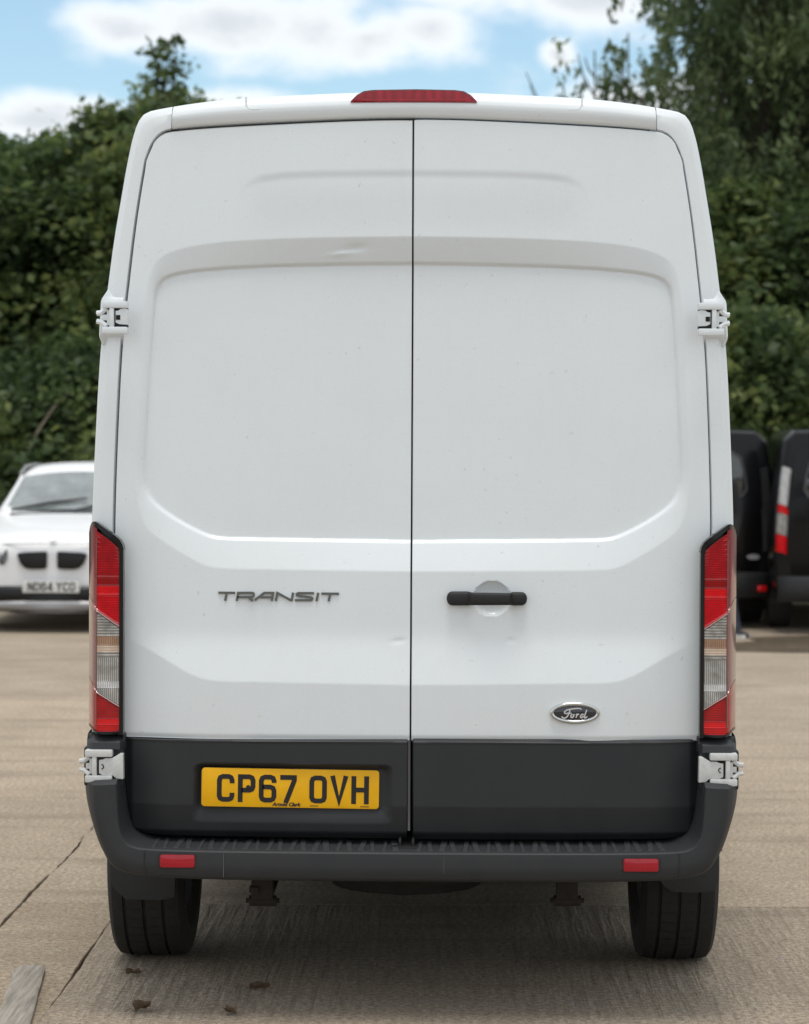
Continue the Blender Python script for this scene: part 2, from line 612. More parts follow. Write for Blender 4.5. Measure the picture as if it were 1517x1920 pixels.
class G:
    """collects shapes for one mesh"""

    def __init__(s):
        s.v, s.f = [], []

    def add(s, v, f):
        o = len(s.v)
        s.v += [tuple(p) for p in v]
        s.f += [tuple(i + o for i in q) for q in f]
        return s

    def grid(s, rows, close=False):
        n = len(rows[0])
        v = [p for r in rows for p in r]
        f = []
        for i in range(len(rows) - 1):
            for j in range(n - 1 + (1 if close else 0)):
                k = (j + 1) % n
                f.append((i * n + j, i * n + k, (i + 1) * n + k, (i + 1) * n + j))
        return s.add(v, f)

    def box(s, a, b):
        (x0, y0, z0), (x1, y1, z1) = a, b
        v = [(x0, y0, z0), (x1, y0, z0), (x1, y1, z0), (x0, y1, z0), (x0, y0, z1), (x1, y0, z1), (x1, y1, z1), (x0, y1, z1)]
        f = [(0, 3, 2, 1), (4, 5, 6, 7), (0, 1, 5, 4), (1, 2, 6, 5), (2, 3, 7, 6), (3, 0, 4, 7)]
        return s.add(v, f)

    def tube(s, pts, rad, n=8, caps=True):
        pts = [Vector(p) for p in pts]
        if not hasattr(rad, '__len__'):
            rad = [rad] * len(pts)
        rows = []
        ref = Vector((0.3, 0.9, 0.2)).normalized()
        for i, p in enumerate(pts):
            d = (pts[min(i + 1, len(pts) - 1)] - pts[max(i - 1, 0)])
            d = d.normalized() if d.length > 1e-9 else Vector((0, 0, 1))
            if abs(d.dot(ref)) > 0.95:
                ref = Vector((0.9, -0.2, 0.3)).normalized()
            a = d.cross(ref).normalized()
            b = d.cross(a)
            rows.append([p + (a * math.cos(2 * math.pi * k / n) + b * math.sin(2 * math.pi * k / n)) * rad[i] for k in range(n)])
        o = len(s.v)
        s.grid(rows, close=True)
        if caps:
            s.f.append(tuple(o + k for k in range(n))[::-1])
            e = o + (len(rows) - 1) * n
            s.f.append(tuple(e + k for k in range(n)))
        return s

    def prism(s, poly, y0, y1):
        """poly: (x, z) outline; extruded between two depths"""
        n = len(poly)
        v = [(x, y0, z) for x, z in poly] + [(x, y1, z) for x, z in poly]
        f = [tuple(range(n)), tuple(range(2 * n - 1, n - 1, -1))]
        f += [(i, i + n, (i + 1) % n + n, (i + 1) % n) for i in range(n)]
        return s.add(v, f)

    def lathe_x(s, prof, cx, cy, cz, n=48, a0=0.0):
        """prof: (x offset, radius); axis along X"""
        rows = []
        for x, r in prof:
            rows.append([(cx + x, cy + r * math.cos(2 * math.pi * k / n + a0), cz + r * math.sin(2 * math.pi * k / n + a0)) for k in range(n)])
        return s.grid(rows, close=True)

    def out(s, name, m, parent=None, **k):
        return obj(name, s.v, s.f, m, parent, **k)


def strokes(polys, width, y0, thick, closed=()):
    """ribbons in the (x, z) plane, front face at y0 (towards the viewer), returned as a G"""
    g = G()
    for si, pl in enumerate(polys):
        p = [Vector((a, b)) for a, b in pl]
        n = len(p)
        cl = si in closed
        L_, R_ = [], []
        for i in range(n):
            a = p[i - 1] if (i > 0 or cl) else None
            c = p[(i + 1) % n] if (i < n - 1 or cl) else None
            d1 = (p[i] - a).normalized() if a is not None else None
            d2 = (c - p[i]).normalized() if c is not None else None
            if d1 is None:
                d1 = d2
            if d2 is None:
                d2 = d1
            t = (d1 + d2)
            t = t.normalized() if t.length > 1e-6 else d1
            nn = Vector((-t.y, t.x))
            k = max(0.45, nn.dot(Vector((-d1.y, d1.x))))
            L_.append(p[i] + nn * (width / 2 / k))
            R_.append(p[i] - nn * (width / 2 / k))
        yf = y0 - 0.00025 * si
        yb = y0 + thick
        rows = [[(q.x, yb, q.y) for q in L_], [(q.x, yf, q.y) for q in L_], [(q.x, yf, q.y) for q in R_], [(q.x, yb, q.y) for q in R_]]
        if cl:
            for r_ in rows:
                r_.append(r_[0])
        g.grid(rows)
        if not cl:
            o = len(g.v)
            m = len(rows[0])
            for j in (0, m - 1):
                g.add([rows[k][j] for k in range(4)], [(0, 1, 2, 3)])
    return g


def resample(pl, n):
    p = np.array(pl, float)
    d = np.r_[0, np.cumsum(np.hypot(*np.diff(p, axis=0).T))]
    t = np.linspace(0, d[-1], n)
    return np.c_[np.interp(t, d, p[:, 0]), np.interp(t, d, p[:, 1])]


def smooth_curve(pl, n, it=2):
    """Chaikin-rounded then resampled"""
    p = np.array(pl, float)
    for _ in range(it):
        q = [p[0]]
        for a, b in zip(p[:-1], p[1:]):
            q += [a * 0.75 + b * 0.25, a * 0.25 + b * 0.75]
        q.append(p[-1])
        p = np.array(q)
    return resample(p, n)


def seg_dist(x, z, pl):
    """distance of points to an open polyline"""
    best = np.full(x.shape, 1e9)
    for (ax, az), (bx, bz) in zip(pl[:-1], pl[1:]):
        dx, dz = bx - ax, bz - az
        l2 = dx * dx + dz * dz + 1e-12
        t = np.clip(((x - ax) * dx + (z - az) * dz) / l2, 0, 1)
        best = np.minimum(best, np.hypot(x - ax - t * dx, z - az - t * dz))
    return best


def inside(x, z, pl):
    c = np.zeros(x.shape, bool)
    n = len(pl)
    for i in range(n):
        ax, az = pl[i]
        bx, bz = pl[(i + 1) % n]
        if az == bz:
            continue
        k = ((az > z) != (bz > z)) & (x < (bx - ax) * (z - az) / (bz - az) + ax)
        c ^= k
    return c


def sstep(a, b, x):
    t = np.clip((x - a) / (b - a), 0, 1)
    return t * t * (3 - 2 * t)

# ================================================================== SETTING
ground = G().box((-160, -90, -0.4), (160, 260, -0.035)).out('ground', 'concrete_base', smooth=False)
tag(ground, 'yard of worn tan concrete slabs over bare earth', kind='structure')


def slab(x0, x1, y0, y1, m='concrete', jit=0.006, gap=0.005):
    pts = []
    x0, x1, y0, y1 = x0 + gap, x1 - gap, y0 + gap, y1 - gap
    near = y1 > -1 and y0 < 9 and x1 > -4 and x0 < 4

    def edge(a, b, n):
        w = np.cumsum(rng.normal(0, jit * 0.6, (n + 1, 2)), 0) if near else np.zeros((n + 1, 2))
        w -= np.linspace(0, 1, n + 1)[:, None] * w[-1]
        w = np.clip(w, -0.018, 0.018) + rng.normal(0, jit * 0.35, (n + 1, 2))
        for i in range(n):
            t = i / n
            pts.append((a[0] + (b[0] - a[0]) * t + w[i, 0] * (abs(b[1] - a[1]) > 0.01), a[1] + (b[1] - a[1]) * t + w[i, 1] * 0.4 * (abs(b[0] - a[0]) > 0.01)))
    st = 0.07 if near else 0.8
    nx, ny = max(2, int((x1 - x0) / st)), max(2, int((y1 - y0) / st))
    edge((x0, y0), (x1, y0), nx)
    edge((x1, y0), (x1, y1), ny)
    edge((x1, y1), (x0, y1), nx)
    edge((x0, y1), (x0, y0), ny)
    n = len(pts)
    cxm, cym = (x0 + x1) / 2, (y0 + y1) / 2
    top = [(cxm + (x - cxm) * (1 - 0.004 / (x1 - x0)), cym + (y - cym) * (1 - 0.004 / (y1 - y0)), 0.0) for x, y in pts]
    mid = [(x, y, -0.005) for x, y in pts]
    bot = [(x, y, -0.034) for x, y in pts]
    g = G()
    g.grid([top, mid, bot], close=True)
    g.f.append(tuple(range(n)))
    return g.out('concrete_slab', m, ground, smooth=False)


xs_far = [-22.5, -18, -14, -9.8, -5.6, -1.44]
yl = [-12, -7.5, -3.2, 0.6 + 3.8, 9.2, 14.2, 19.6, 24.8]
for i in range(5):
    for j in range(7):
        slab(xs_far[i], xs_far[i + 1], yl[j], yl[j + 1])
slab(-1.44, -1.075, -3.2, 1.73, 'concrete_rough', 0.003, 0.001)
yr = [-12, -7.6, -3.2, 1.73, 6.9, 12.0, 17.0, 21.5, 25.5]
xr = [-1.44, 3.3, 7.9, 12.4, 17.0]
for i in range(4):
    for j in range(8):
        if i == 0 and j == 2:
            slab(-1.075, 3.3, -3.2, 1.73, 'concrete_ridged', 0.003, 0.0012)
        else:
            slab(xr[i], xr[i + 1], yr[j], yr[j + 1])


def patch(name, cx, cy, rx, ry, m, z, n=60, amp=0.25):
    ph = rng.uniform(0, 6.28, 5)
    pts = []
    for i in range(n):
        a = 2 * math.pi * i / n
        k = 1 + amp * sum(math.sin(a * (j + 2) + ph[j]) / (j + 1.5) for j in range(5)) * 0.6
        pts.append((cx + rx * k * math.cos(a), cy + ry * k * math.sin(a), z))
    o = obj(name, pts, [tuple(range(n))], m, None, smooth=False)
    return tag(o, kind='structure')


tag(patch('damp_shade', 5.6, 14.15, 3.6, 1.15, 'damp_shade_earth', 0.004), 'damp brown strip of ground with painted van shade in front of the black vans')  # thin sheet: damp stain plus the shade of the vans as dark colour

# timber strip lying in the slab joint
g = G()
rows = []
a0 = on_ground(64, 1920)
a1 = on_ground(91, 1829)
for k in range(16):
    t = k / 15
    y = -0.55 + (0.555 - -0.55) * t
    xc = -1.088 + (-1.158 + 1.088) * (y - a0.y) / (a1.y - a0.y)
    w = 0.098 + rng.normal(0, 0.003)
    if k == 15:
        w *= 0.75
    z = 0.022
    rows.append([(xc - w + rng.normal(0, 0.003), y, -0.02), (xc - w + rng.normal(0, 0.003), y, z - 0.004), (xc - w + 0.006, y, z), (xc - 0.006, y, z),
                 (xc + rng.normal(0, 0.001), y, z - 0.004), (xc, y, -0.02)])
g.grid(rows)
g.f.append(tuple(range(15 * 6, 15 * 6 + 6)))
g.f.append(tuple(range(0, 6))[::-1])
tag(g.out('timber_strip', 'weathered_timber', sharp=30), 'weathered grey timber strip let into the concrete near the left rear wheel', 'timber')

# dry leaves on the concrete
for i, (px, py, s, lab) in enumerate([(487, 1858, 0.032, 'curled brown dry leaf, nearest the rear bumper of the white van'),
                                     (432, 1903, 0.026, 'small dark dry leaf lowest on the ridged concrete'),
                                     (268, 1897, 0.036, 'flat crumbled dry leaf between the left tyre and the frame edge'),
                                     (250, 1830, 0.024, 'thin shred of dry leaf just behind the left rear tyre')]):
    p = on_ground(px, py)
    r2 = np.random.default_rng(40 + i)
    rows = []
    for u in range(7):
        t = u / 6
        w = 0.36 * math.sin(math.pi * (0.08 + 0.9 * t)) * (1 + r2.normal(0, .25))
        rows.append([((t - .5) * 2 * s, v * w * s * 2 + r2.normal(0, .05) * s, 0.006 + abs(v) * 0.5 * s * (0.5 + r2.random()) + r2.random() * 0.2 * s) for v in (-1, -.4, 0, .4, 1)])
    g = G().grid(rows)
    g.tube([(-s, 0, 0.008), (-1.5 * s, 0.1 * s, 0.02), (-1.9 * s, 0.3 * s, 0.01)], 0.0015, 5)
    o = g.out('dry_leaf', 'dry_leaf', sharp=60)
    o.location = (p.x, p.y, 0.0)
    o.rotation_euler = (0, 0, [0.3, 2.2, 1.0, 3.4][i])
    tag(o, lab, 'leaf', 'dry leaves on the concrete')


# ------------------------------------------------------------------ trees
def leaf_mesh(cent, size, mat_name, r, droop=0.0, aspect=0.55):
    n = len(cent)
    d = r.normal(size=(n, 3))
    d[:, 2] = d[:, 2] * 0.6 - droop * 2.2
    d /= np.linalg.norm(d, axis=1)[:, None]
    nn = r.normal(size=(n, 3))
    nn[:, 2] += 0.8
    b = np.cross(d, nn)
    b /= np.linalg.norm(b, axis=1)[:, None] + 1e-9
    s = size * r.uniform(0.6, 1.35, n)[:, None]
    up = np.cross(b, d)
    p0 = cent - d * s * 0.5
    p1 = cent + b * s * aspect * 0.5 + up * s * 0.08
    p2 = cent + d * s * 0.5
    p3 = cent - b * s * aspect * 0.5 + up * s * 0.08
    v = np.stack([p0, p1, p2, p3], 1).reshape(-1, 3)
    me = bpy.data.meshes.new('crown')
    me.vertices.add(4 * n)
    me.vertices.foreach_set('co', v.astype(np.float32).ravel())
    me.loops.add(4 * n)
    me.loops.foreach_set('vertex_index', np.arange(4 * n, dtype=np.int32))
    me.polygons.add(n)
    me.polygons.foreach_set('loop_start', np.arange(0, 4 * n, 4, dtype=np.int32))
    me.update(calc_edges=True)
    me.materials.append(MATS[mat_name])
    return me


def make_tree(H, Rr, seed, m='leaf_green', nclump=90, per=210, size=0.17, base=0.05, shape='round', clump=0.55, droop=0.0, bark='bark', aspect=0.55):
    r = np.random.default_rng(seed)
    root = empty('tree')
    # trunk
    tr = []
    lean = r.normal(0, 0.04, 2)
    for k in range(9):
        t = k / 8
        tr.append(Vector((lean[0] * H * t + 0.10 * math.sin(3 * t + seed), lean[1] * H * t + 0.10 * math.cos(2.4 * t + seed), H * 0.93 * t)))
    g = G()
    r0 = 0.020 * H
    g.tube(tr, [r0 * (1 - 0.9 * k / 8) + 0.012 for k in range(9)], 8)
    cl = []
    for k in range(nclump):
        t = base + (1 - base) * r.random() ** (0.85 if shape != 'spire' else 1.0)
        if shape == 'round':
            e = math.sqrt(max(0.02, 1 - (2 * (t - base) / (1 - base) - 0.85) ** 2 / 1.4))
        elif shape == 'spire':
            e = (1 - t) ** 0.75 * 0.95 + 0.10
        elif shape == 'bush':
            e = math.sqrt(max(0.05, 1 - t * t))
        else:
            e = 0.35 + 0.65 * math.sin(math.pi * min(1, t * 0.95 + 0.03))
        rad = Rr * e * (0.45 + 0.62 * math.sqrt(r.random())) * (1 + 0.18 * r.normal())
        a = r.random() * 6.283
        ti = min(7, int(t * 8))
        c0 = tr[ti].lerp(tr[ti + 1], t * 8 - ti) if t < 1 else tr[8]
        c = Vector((c0.x + rad * math.cos(a), c0.y + rad * math.sin(a), H * t))
        cl.append((c, clump * (0.6 + 0.8 * r.random()) * (0.6 if t > 0.9 else 1)))
        if k % 2 == 0 and t > 0.12:
            tb = max(0.06, t - 0.18)
            tj = min(7, int(tb * 8))
            s0 = tr[tj].lerp(tr[tj + 1], tb * 8 - tj)
            md = s0.lerp(c, 0.55) + Vector((0, 0, 0.05 * H * (0.5 - t)))
            g.tube([s0, md, c], [0.008 * H * (1 - t) + 0.015, 0.02, 0.008], 5, caps=False)
    g.out('trunk', bark, root)
    pts = []
    for c, rad in cl:
        n = int(per * (rad / clump) ** 1.6) + 10
        q = r.normal(size=(n, 3)) * rad * np.array([0.52, 0.52, 0.36])
        if droop > 0:
            # hanging sprays: leaves strung under the clump along a few pendulous twigs
            ns = 7
            tw = r.normal(size=(ns, 3)) * rad * np.array([.6, .6, .25])
            ks = r.integers(0, ns, n)
            dn = r.random(n) ** 0.8 * rad * 1.7
            q = tw[ks] + np.c_[r.normal(0, .07, n), r.normal(0, .07, n), -dn + rad * 0.5]
        pts.append(np.array(c)[None, :] + q)
    pts = np.concatenate(pts)
    pts = pts[pts[:, 2] > 0.05]
    me = leaf_mesh(pts, size, m, r, droop, aspect)
    cr = bpy.data.objects.new('crown', me)
    col.objects.link(cr)
    cr.parent = root
    return root


def place(root, px, D, name, label, cat='tree', group=None, H=None, rz=0.0, sx=1.0, sz=1.0, first=True):
    o = root if first else copy_tree(root)
    o.name = name
    X = CAM.x + (px - 830) / 4500 * D
    o.location = (X, CAM.y + D, -0.03)
    o.rotation_euler = (0, 0, rz)
    o.scale = (sx, sx, sz)
    tag(o, label, cat, group)
    return o


tA = make_tree(6.6, 2.0, 11, 'leaf_green', 120, 230)
tB = make_tree(7.0, 2.3, 12, 'leaf_green', 130, 230, clump=0.6)
tC = make_tree(9.0, 1.25, 13, 'leaf_dark', 62, 85, shape='spire', clump=0.40, size=0.15, base=0.25)
tD = make_tree(6.2, 2.1, 14, 'leaf_dark', 120, 240)
tE = make_tree(11.5, 2.9, 15, 'leaf_olive', 210, 150, shape='tall', droop=0.40, size=0.17, aspect=0.42, clump=0.55, base=0.03)
tF = make_tree(10.4, 1.6, 16, 'leaf_olive', 80, 80, shape='tall', droop=0.7, size=0.17, aspect=0.34, clump=0.5, base=0.35)
bA = make_tree(3.0, 1.7, 17, 'leaf_dark', 70, 240, shape='bush', size=0.15, base=0.02)
bB = make_tree(2.5, 1.6, 18, 'leaf_dark', 70, 250, shape='bush', size=0.14, base=0.02)

hedge = 'trees closing off the far side of the yard'
place(tB, 20, 37, 'broadleaf_tree', 'dense green tree at the far left edge of the tree line, behind the white car', group=hedge, sz=0.92)
place(tA, 140, 36, 'broadleaf_tree', 'green round topped tree standing directly behind the roof of the white car', group=hedge, rz=0.5, sz=0.97)
place(tD, 235, 35, 'broadleaf_tree', 'darker green tree beside the upper left hinge of the white van', group=hedge, sz=1.04)
place(tC, 252, 37, 'slender_tree', 'slender pointed tree rising well above the tree line left of the van roof', group=hedge, sz=0.885, sx=0.9)
place(tC, 22, 38, 'slender_tree', 'thin leafy stem topping the tree line at the far left edge of the frame', group=hedge, rz=0.8, sz=0.70, sx=0.6, first=False)
place(tC, 112, 38.5, 'slender_tree', 'thin leafy stem topping the tree line above the white car', group=hedge, rz=2.8, sz=0.71, sx=0.55, first=False)
place(tC, 182, 37.5, 'slender_tree', 'thin leafy stem topping the tree line midway between the white car and the van', group=hedge, rz=4.4, sz=0.70, sx=0.6, first=False)
place(tC, 236, 38, 'slender_tree', 'thin leafy stem close to the left roof corner of the van', group=hedge, rz=5.5, sz=0.74, sx=0.5, first=False)
place(tA, 372, 38, 'broadleaf_tree', 'green tree whose top shows just over the left roof corner of the van', group=hedge, rz=2.0, sz=1.10, sx=0.8, first=False)
place(tB, -150, 36, 'broadleaf_tree', 'green tree growing beyond the left edge of the tree line', group=hedge, rz=3.0, first=False)
place(tD, -330, 35, 'broadleaf_tree', 'dark green tree at the outer left end of the tree line', group=hedge, rz=1.0, first=False)
behind = 'trees hidden behind the white van'
place(tC, 515, 38, 'slender_tree', 'slender tree behind the van, its tip just showing left of the brake light', group=behind, rz=1.2, sz=0.80, sx=0.8, first=False)
place(tD, 610, 36, 'broadleaf_tree', 'dark green tree behind the left rear door of the van', group=behind, rz=2.2, sz=0.97, first=False)
place(tC, 742, 40, 'slender_tree', 'slender tree behind the van, its tip showing above the brake light', group=behind, rz=2.9, sz=0.86, sx=0.7, first=False)
place(tA, 860, 37, 'broadleaf_tree', 'green tree behind the right rear door of the van', group=behind, rz=4.0, sz=0.95, first=False)
place(tB, 1040, 37, 'broadleaf_tree', 'green tree behind the right side of the van roof', group=behind, rz=5.0, sz=0.92, first=False)
right = 'tall trees right of the van'
place(tF, 1392, 36, 'feathery_tree', 'feathery thin tree with hanging sprays beside the right roof corner of the van', group=right, rz=3.6, sz=0.98, sx=0.85)
place(tE, 1515, 37, 'tall_tree', 'tall full olive green tree right of the van, behind the black vans', group=right, sz=1.05, sx=0.9)
place(tE, 1425, 41, 'tall_tree', 'further tall olive tree seen through the feathery tree right of the van', group=right, rz=1.3, sz=0.98, sx=0.6, first=False)
place(tE, 1600, 38, 'tall_tree', 'tall olive tree cut by the right edge of the frame', group=right, rz=2.1, first=False)
place(tE, 1780, 36, 'tall_tree', 'tall olive tree at the outer right end of the tree line', group=right, rz=4.1, first=False)
place(tD, 1330, 34, 'broadleaf_tree', 'low dark tree under the feathery tree right of the van', group=right, rz=0.7, sz=0.86, first=False)
place(tD, 1500, 34.5, 'broadleaf_tree', 'dark tree filling in under the tall olive tree behind the right black van', group=right, rz=3.7, sz=0.9, first=False)
bush = 'bushes along the foot of the trees'
place(bB, 30, 31.5, 'bush', 'dark bush behind the windscreen of the white car', 'bush', bush, sz=1.05)
place(bA, 150, 31, 'bush', 'leafy green bush behind the roof of the white car, beside the van', 'bush', bush, sz=1.05)
place(bA, -120, 31.5, 'bush', 'green bush beyond the left edge of the white car', 'bush', bush, rz=2, first=False)
place(bB, 300, 32, 'bush', 'dark bush hidden behind the left side of the van', 'bush', bush, rz=1, first=False)
place(bA, 1395, 31.5, 'bush', 'green bush showing above the roof of the left black van', 'bush', bush, rz=3, sz=1.2, first=False)
place(bB, 1480, 32, 'bush', 'dark bush showing above the roof of the right black van', 'bush', bush, rz=4, sz=1.3, first=False)
place(bA, 1610, 32, 'bush', 'green bush beyond the right black van', 'bush', bush, rz=5, sz=1.2, first=False)
place(bB, 1250, 32, 'bush', 'dark bush hidden behind the right side of the white van', 'bush', bush, rz=5, first=False)
place(bA, 620, 33, 'bush', 'green bush hidden behind the left half of the white van', 'bush', bush, rz=.4, first=False)
place(bB, 900, 33, 'bush', 'dark bush hidden behind the right half of the white van', 'bush', bush, rz=.9, first=False)

# the pale leaning stem at the foot of the trees
p0, p1, p2_, p3_ = at(40, 880, 22.6), at(70, 810, 22.7), at(100, 765, 22.8), at(128, 738, 23.0)
b0 = Vector((p0.x - 0.25, p0.y, -0.03))
r_ = empty('leaning_sapling', b0)
G().tube([Vector(p) - b0 for p in (b0, p0, p1, p2_, p3_)], [0.030, 0.022, 0.018, 0.014, 0.008], 8).out('trunk', 'pale_bark', r_)
rr = np.random.default_rng(5)
me = leaf_mesh(np.array(p3_ - b0)[None, :] + rr.normal(0, 0.22, (160, 3)), 0.12, 'leaf_green', rr)
o = bpy.data.objects.new('crown', me)
col.objects.link(o)
o.parent = r_
tag(r_, 'pale bare leaning stem of a sapling above the white car roof', 'sapling')

# bare twiggy sapling against the sky
for k, (px, topy, lab) in enumerate([(1110, 95, 'thin bare sapling against the sky behind the right roof end of the van'),
                                     (1172, 62, 'taller thin bare sapling next to the feathery tree')]):
    D = 44
    base = Vector((CAM.x + (px - 830) / 4500 * D, CAM.y + D, -0.03))
    top = at(px, topy, CAM.y + D)
    r_ = empty('bare_sapling', base)
    g = G()
    hh = top.z - base.z
    g.tube([(0, 0, 0), (0.05, 0, hh * .5), (0, 0, hh)], [0.06, 0.045, 0.015], 6)
    for j in range(16):
        t = 0.45 + 0.5 * rr.random()
        s = (-1) ** j
        z0 = hh * t
        l = hh * (1.02 - t) * (0.4 + 0.4 * rr.random())
        g.tube([(0.03, 0, z0), (s * l * 0.25, rr.normal(0, .1), z0 + l * .5), (s * l * (0.3 + .2 * rr.random()), rr.normal(0, .2), z0 + l)], [0.022, 0.018, 0.010], 5, caps=False)
    g.out('trunk', 'bark', r_)
    tag(r_, lab, 'sapling', 'bare saplings beyond the van')

# ================================================================== THE WHITE VAN
van = empty('panel_van', (0, 0, 0))
tag(van, 'white panel van with grey bumper parked with its closed rear doors to the camera', 'van')
SC = 4500 / 7.0


def Y0(z):
    return 0.105 * np.clip((np.asarray(z, float) - 0.9) / 1.8, 0, 1) ** 1.5


def plan(x):
    return 0.030 * (np.abs(x) / 0.9) ** 2.2


def Yout(x, z):
    return Y0(z) + plan(x)


def S(px, py, Y=None):
    """left half of the photograph's rear view -> metres on the tail of the van"""
    zs = 1.64 - (py - 855) / SC
    z, x = zs, (px - 772) / SC
    for _ in range(4):
        y = float(Yout(x, z)) if Y is None else Y
        k = (7 + y) / 7
        z = 1.64 + (zs - 1.64) * k
        x = (px - 772) / SC * k
    return (x, z)


def SL(lst, Y=None):
    return [S(a, b, Y) for a, b in lst]


def vobj(name, g, m, parent=None, **k):
    return g.out(name, m, parent or van, **k)


# outline curves (left half, centre of roof first)
gapA = smooth_curve(SL([(772, 225), (690, 226), (600, 229.5), (450, 237), (380, 241.5), (340, 245), (318, 247.5)]), 21, 1)
gapB = smooth_curve(SL([(318, 247.5), (304, 250.5), (290, 261), (279, 279), (270, 305)]), 9, 1)
gapC = smooth_curve(SL([(270, 305), (262, 350), (250, 428), (236, 550), (226, 640), (220, 750), (214, 900), (212, 1000), (213, 1200), (214, 1400), (218, 1560)]), 64, 1)
gap = np.concatenate([gapA, gapB[1:], gapC[1:]])
edA = smooth_curve(SL([(772, 172.5), (680, 174), (600, 177), (460, 184), (400, 189.5), (350, 196), (320, 201)]), 21, 1)
edB = smooth_curve(SL([(320, 201), (295, 205.5), (275, 209.5), (262, 217), (254, 230), (248, 246), (242, 268)]), 9, 1)
edC = smooth_curve(SL([(242, 268), (233, 310), (222, 375), (209, 450), (198, 535), (191, 590), (185, 645), (181.5, 690), (177.5, 760), (173, 850), (169.5, 930), (167.5, 985), (168, 1200), (168, 1400), (172, 1560)]), 64, 1)
edg = np.concatenate([edA, edB[1:], edC[1:]])
NSP = 20                                            # profile index where the spoiler ends


def full(pl):
    """left half list (centre first) -> whole, left bottom to right bottom"""
    left = [(x, z) for x, z in pl][::-1]
    return left + [(-x, z) for x, z in pl[1:]]


gapF, edF = np.array(full(gap)), np.array(full(edg))
NP = len(gapF)
MID = NP // 2
dirF = edF - gapF
lenF = np.hypot(dirF[:, 0], dirF[:, 1])[:, None]
unF = dirF / lenF


def ring(p, dy):
    return [(x, float(Yout(x, z)) + dy, z) for x, z in p]


rear_rings = [ring(gapF + unF * 0.001, 0.075), ring(gapF + unF * 0.0025, 0.008), ring(gapF + unF * 0.006, 0.0),
              ring(gapF + dirF * 0.3, -0.002), ring(gapF + dirF * 0.65, -0.002), ring(edF - unF * 0.024, 0.0),
              ring(edF - unF * 0.009, 0.006), ring(edF - unF * 0.002, 0.016), ring(edF, 0.032)]


def zroof(y):
    zt = float(edg[0][1])
    return float(np.interp(y, [0, 1, 3.6, 3.95, 4.75, 5.0, 5.45, 5.6], [zt, zt + .05, zt + .05, zt - 0.02, 1.50, 1.36, 1.16, 0.95]))


def wscale(y):
    return float(np.interp(y, [0.05, 0.5, 1.3, 3.9, 4.8, 5.3, 5.55, 5.62], [1.0, 1.028, 1.058, 1.06, 1.045, 0.99, 0.86, 0.72]))


WH = [(0.86, 0.45), (4.61, 0.45)]


def zbot(y):
    b = 0.42 if y > 0.3 else 0.54
    for c, rad in WH:
        if abs(y - c) < rad:
            b = max(b, 0.30 + math.sqrt(rad * rad - (y - c) ** 2))
    return b


ZB = 0.54


def bring(y, grow=0.0):
    zt = float(edg[0][1])
    zr, ws = zroof(y), wscale(y)
    out_ = []
    for (x, z) in edF:
        belt = 1.25
        if z > belt:
            zz = belt + (z - belt) * max(0.0, (zr - belt) / (zt - belt)) if zr > belt else belt * 0 + min(z, belt) + (zr - belt) * (z - belt) / (zt - belt)
        else:
            zz = z
        if zr < belt:
            zz = 0.40 + (z - 0.40) * (zr - 0.40) / (zt - 0.40)
        # bottom of the side skirt and the wheel arches
        f = max(0.0, (0.95 - z) / (0.95 - ZB)) if z < 0.95 else 0
        zz = zz - f * (0.95 - 0.42) * 0.0
        zb = zbot(y)
        if z < ZB + 0.03:
            zz = zb
        zz = max(zz, zb)
        xx = x * ws + math.copysign(grow, x) * (1 if abs(x) > 0.5 else 0)
        yy = y + float(Yout(x, z)) * max(0, 1 - y / 0.8)
        out_.append((xx, yy, zz + (grow if abs(x) < 0.75 else 0)))
    return out_


ys = [0.06, 0.12, 0.25, 0.38]
ys += [0.41 + 0.9 * k / 12 for k in range(13)]
ys += [1.5, 1.8, 2.4, 3.0, 3.6, 3.8, 3.95, 4.1]
ys += [4.15 + 0.92 * k / 12 for k in range(13)]
ys += [5.25, 5.4, 5.5, 5.58, 5.62]
fw = [bring(y) for y in sorted(ys)]
g = G()
# pillars (the spoiler is a piece of its own)
sp0, sp1 = MID - NSP, MID + NSP
for rings in ([r[:sp0 + 1] for r in rear_rings], [r[sp1:] for r in rear_rings]):
    g.grid(rings)
g.grid([rear_rings[-1]] + fw)
n0 = len(g.v) - NP
g.f.append(tuple(range(n0, n0 + NP)))
vobj('body', g, 'white_paint', sharp=38)

# roof spoiler between the corner caps
spi = range(sp0, sp1 + 1)


def sring(k, dy, inset=0.0):
    r_ = []
    for i in spi:
        p = gapF[i] + unF[i] * 0.0035 + (edF[i] - gapF[i] - unF[i] * 0.0035) * k
        x = p[0] * (1 - 0.0022 / 0.70)
        r_.append((x, float(Yout(p[0], p[1])) + dy, p[1]))
    return r_


spr = [sring(0.0, 0.07), sring(0.0, 0.004), sring(0.03, -0.002), sring(0.12, -0.007), sring(0.35, -0.012), sring(0.47, -0.013), sring(0.53, -0.0125),
       sring(0.75, -0.004), sring(0.9, 0.006), sring(0.98, 0.018), sring(1.02, 0.036),
       [(x, y + 0.16, z + 0.014) for x, y, z in sring(1.02, 0.036)]]
g = G().grid(spr)
for j in (0, len(spi) - 1):                        # end faces in the joints
    e = [r[j] for r in spr]
    q = [(p[0], p[1] + 0.03, p[2] - 0.004) for p in e]
    g.grid([e, q])
sp = vobj('roof_spoiler', g, 'white_paint', sharp=38)
# moulded corner lines in the spoiler
for s in (-1, 1):
    pts = []
    for px, py in [(458.5, 186), (458.5, 196), (460, 203), (464, 207.5), (471, 209.5), (484, 209)]:
        x, z = S(px, py)
        pts.append((s * abs(x), float(Yout(x, z)) - 0.0065 - 0.004 * sstep(200, 209, py), z))
    rows = []
    G().tube(pts, [0.0032] * 6, 6).out('moulded_line', 'white_paint', sp)
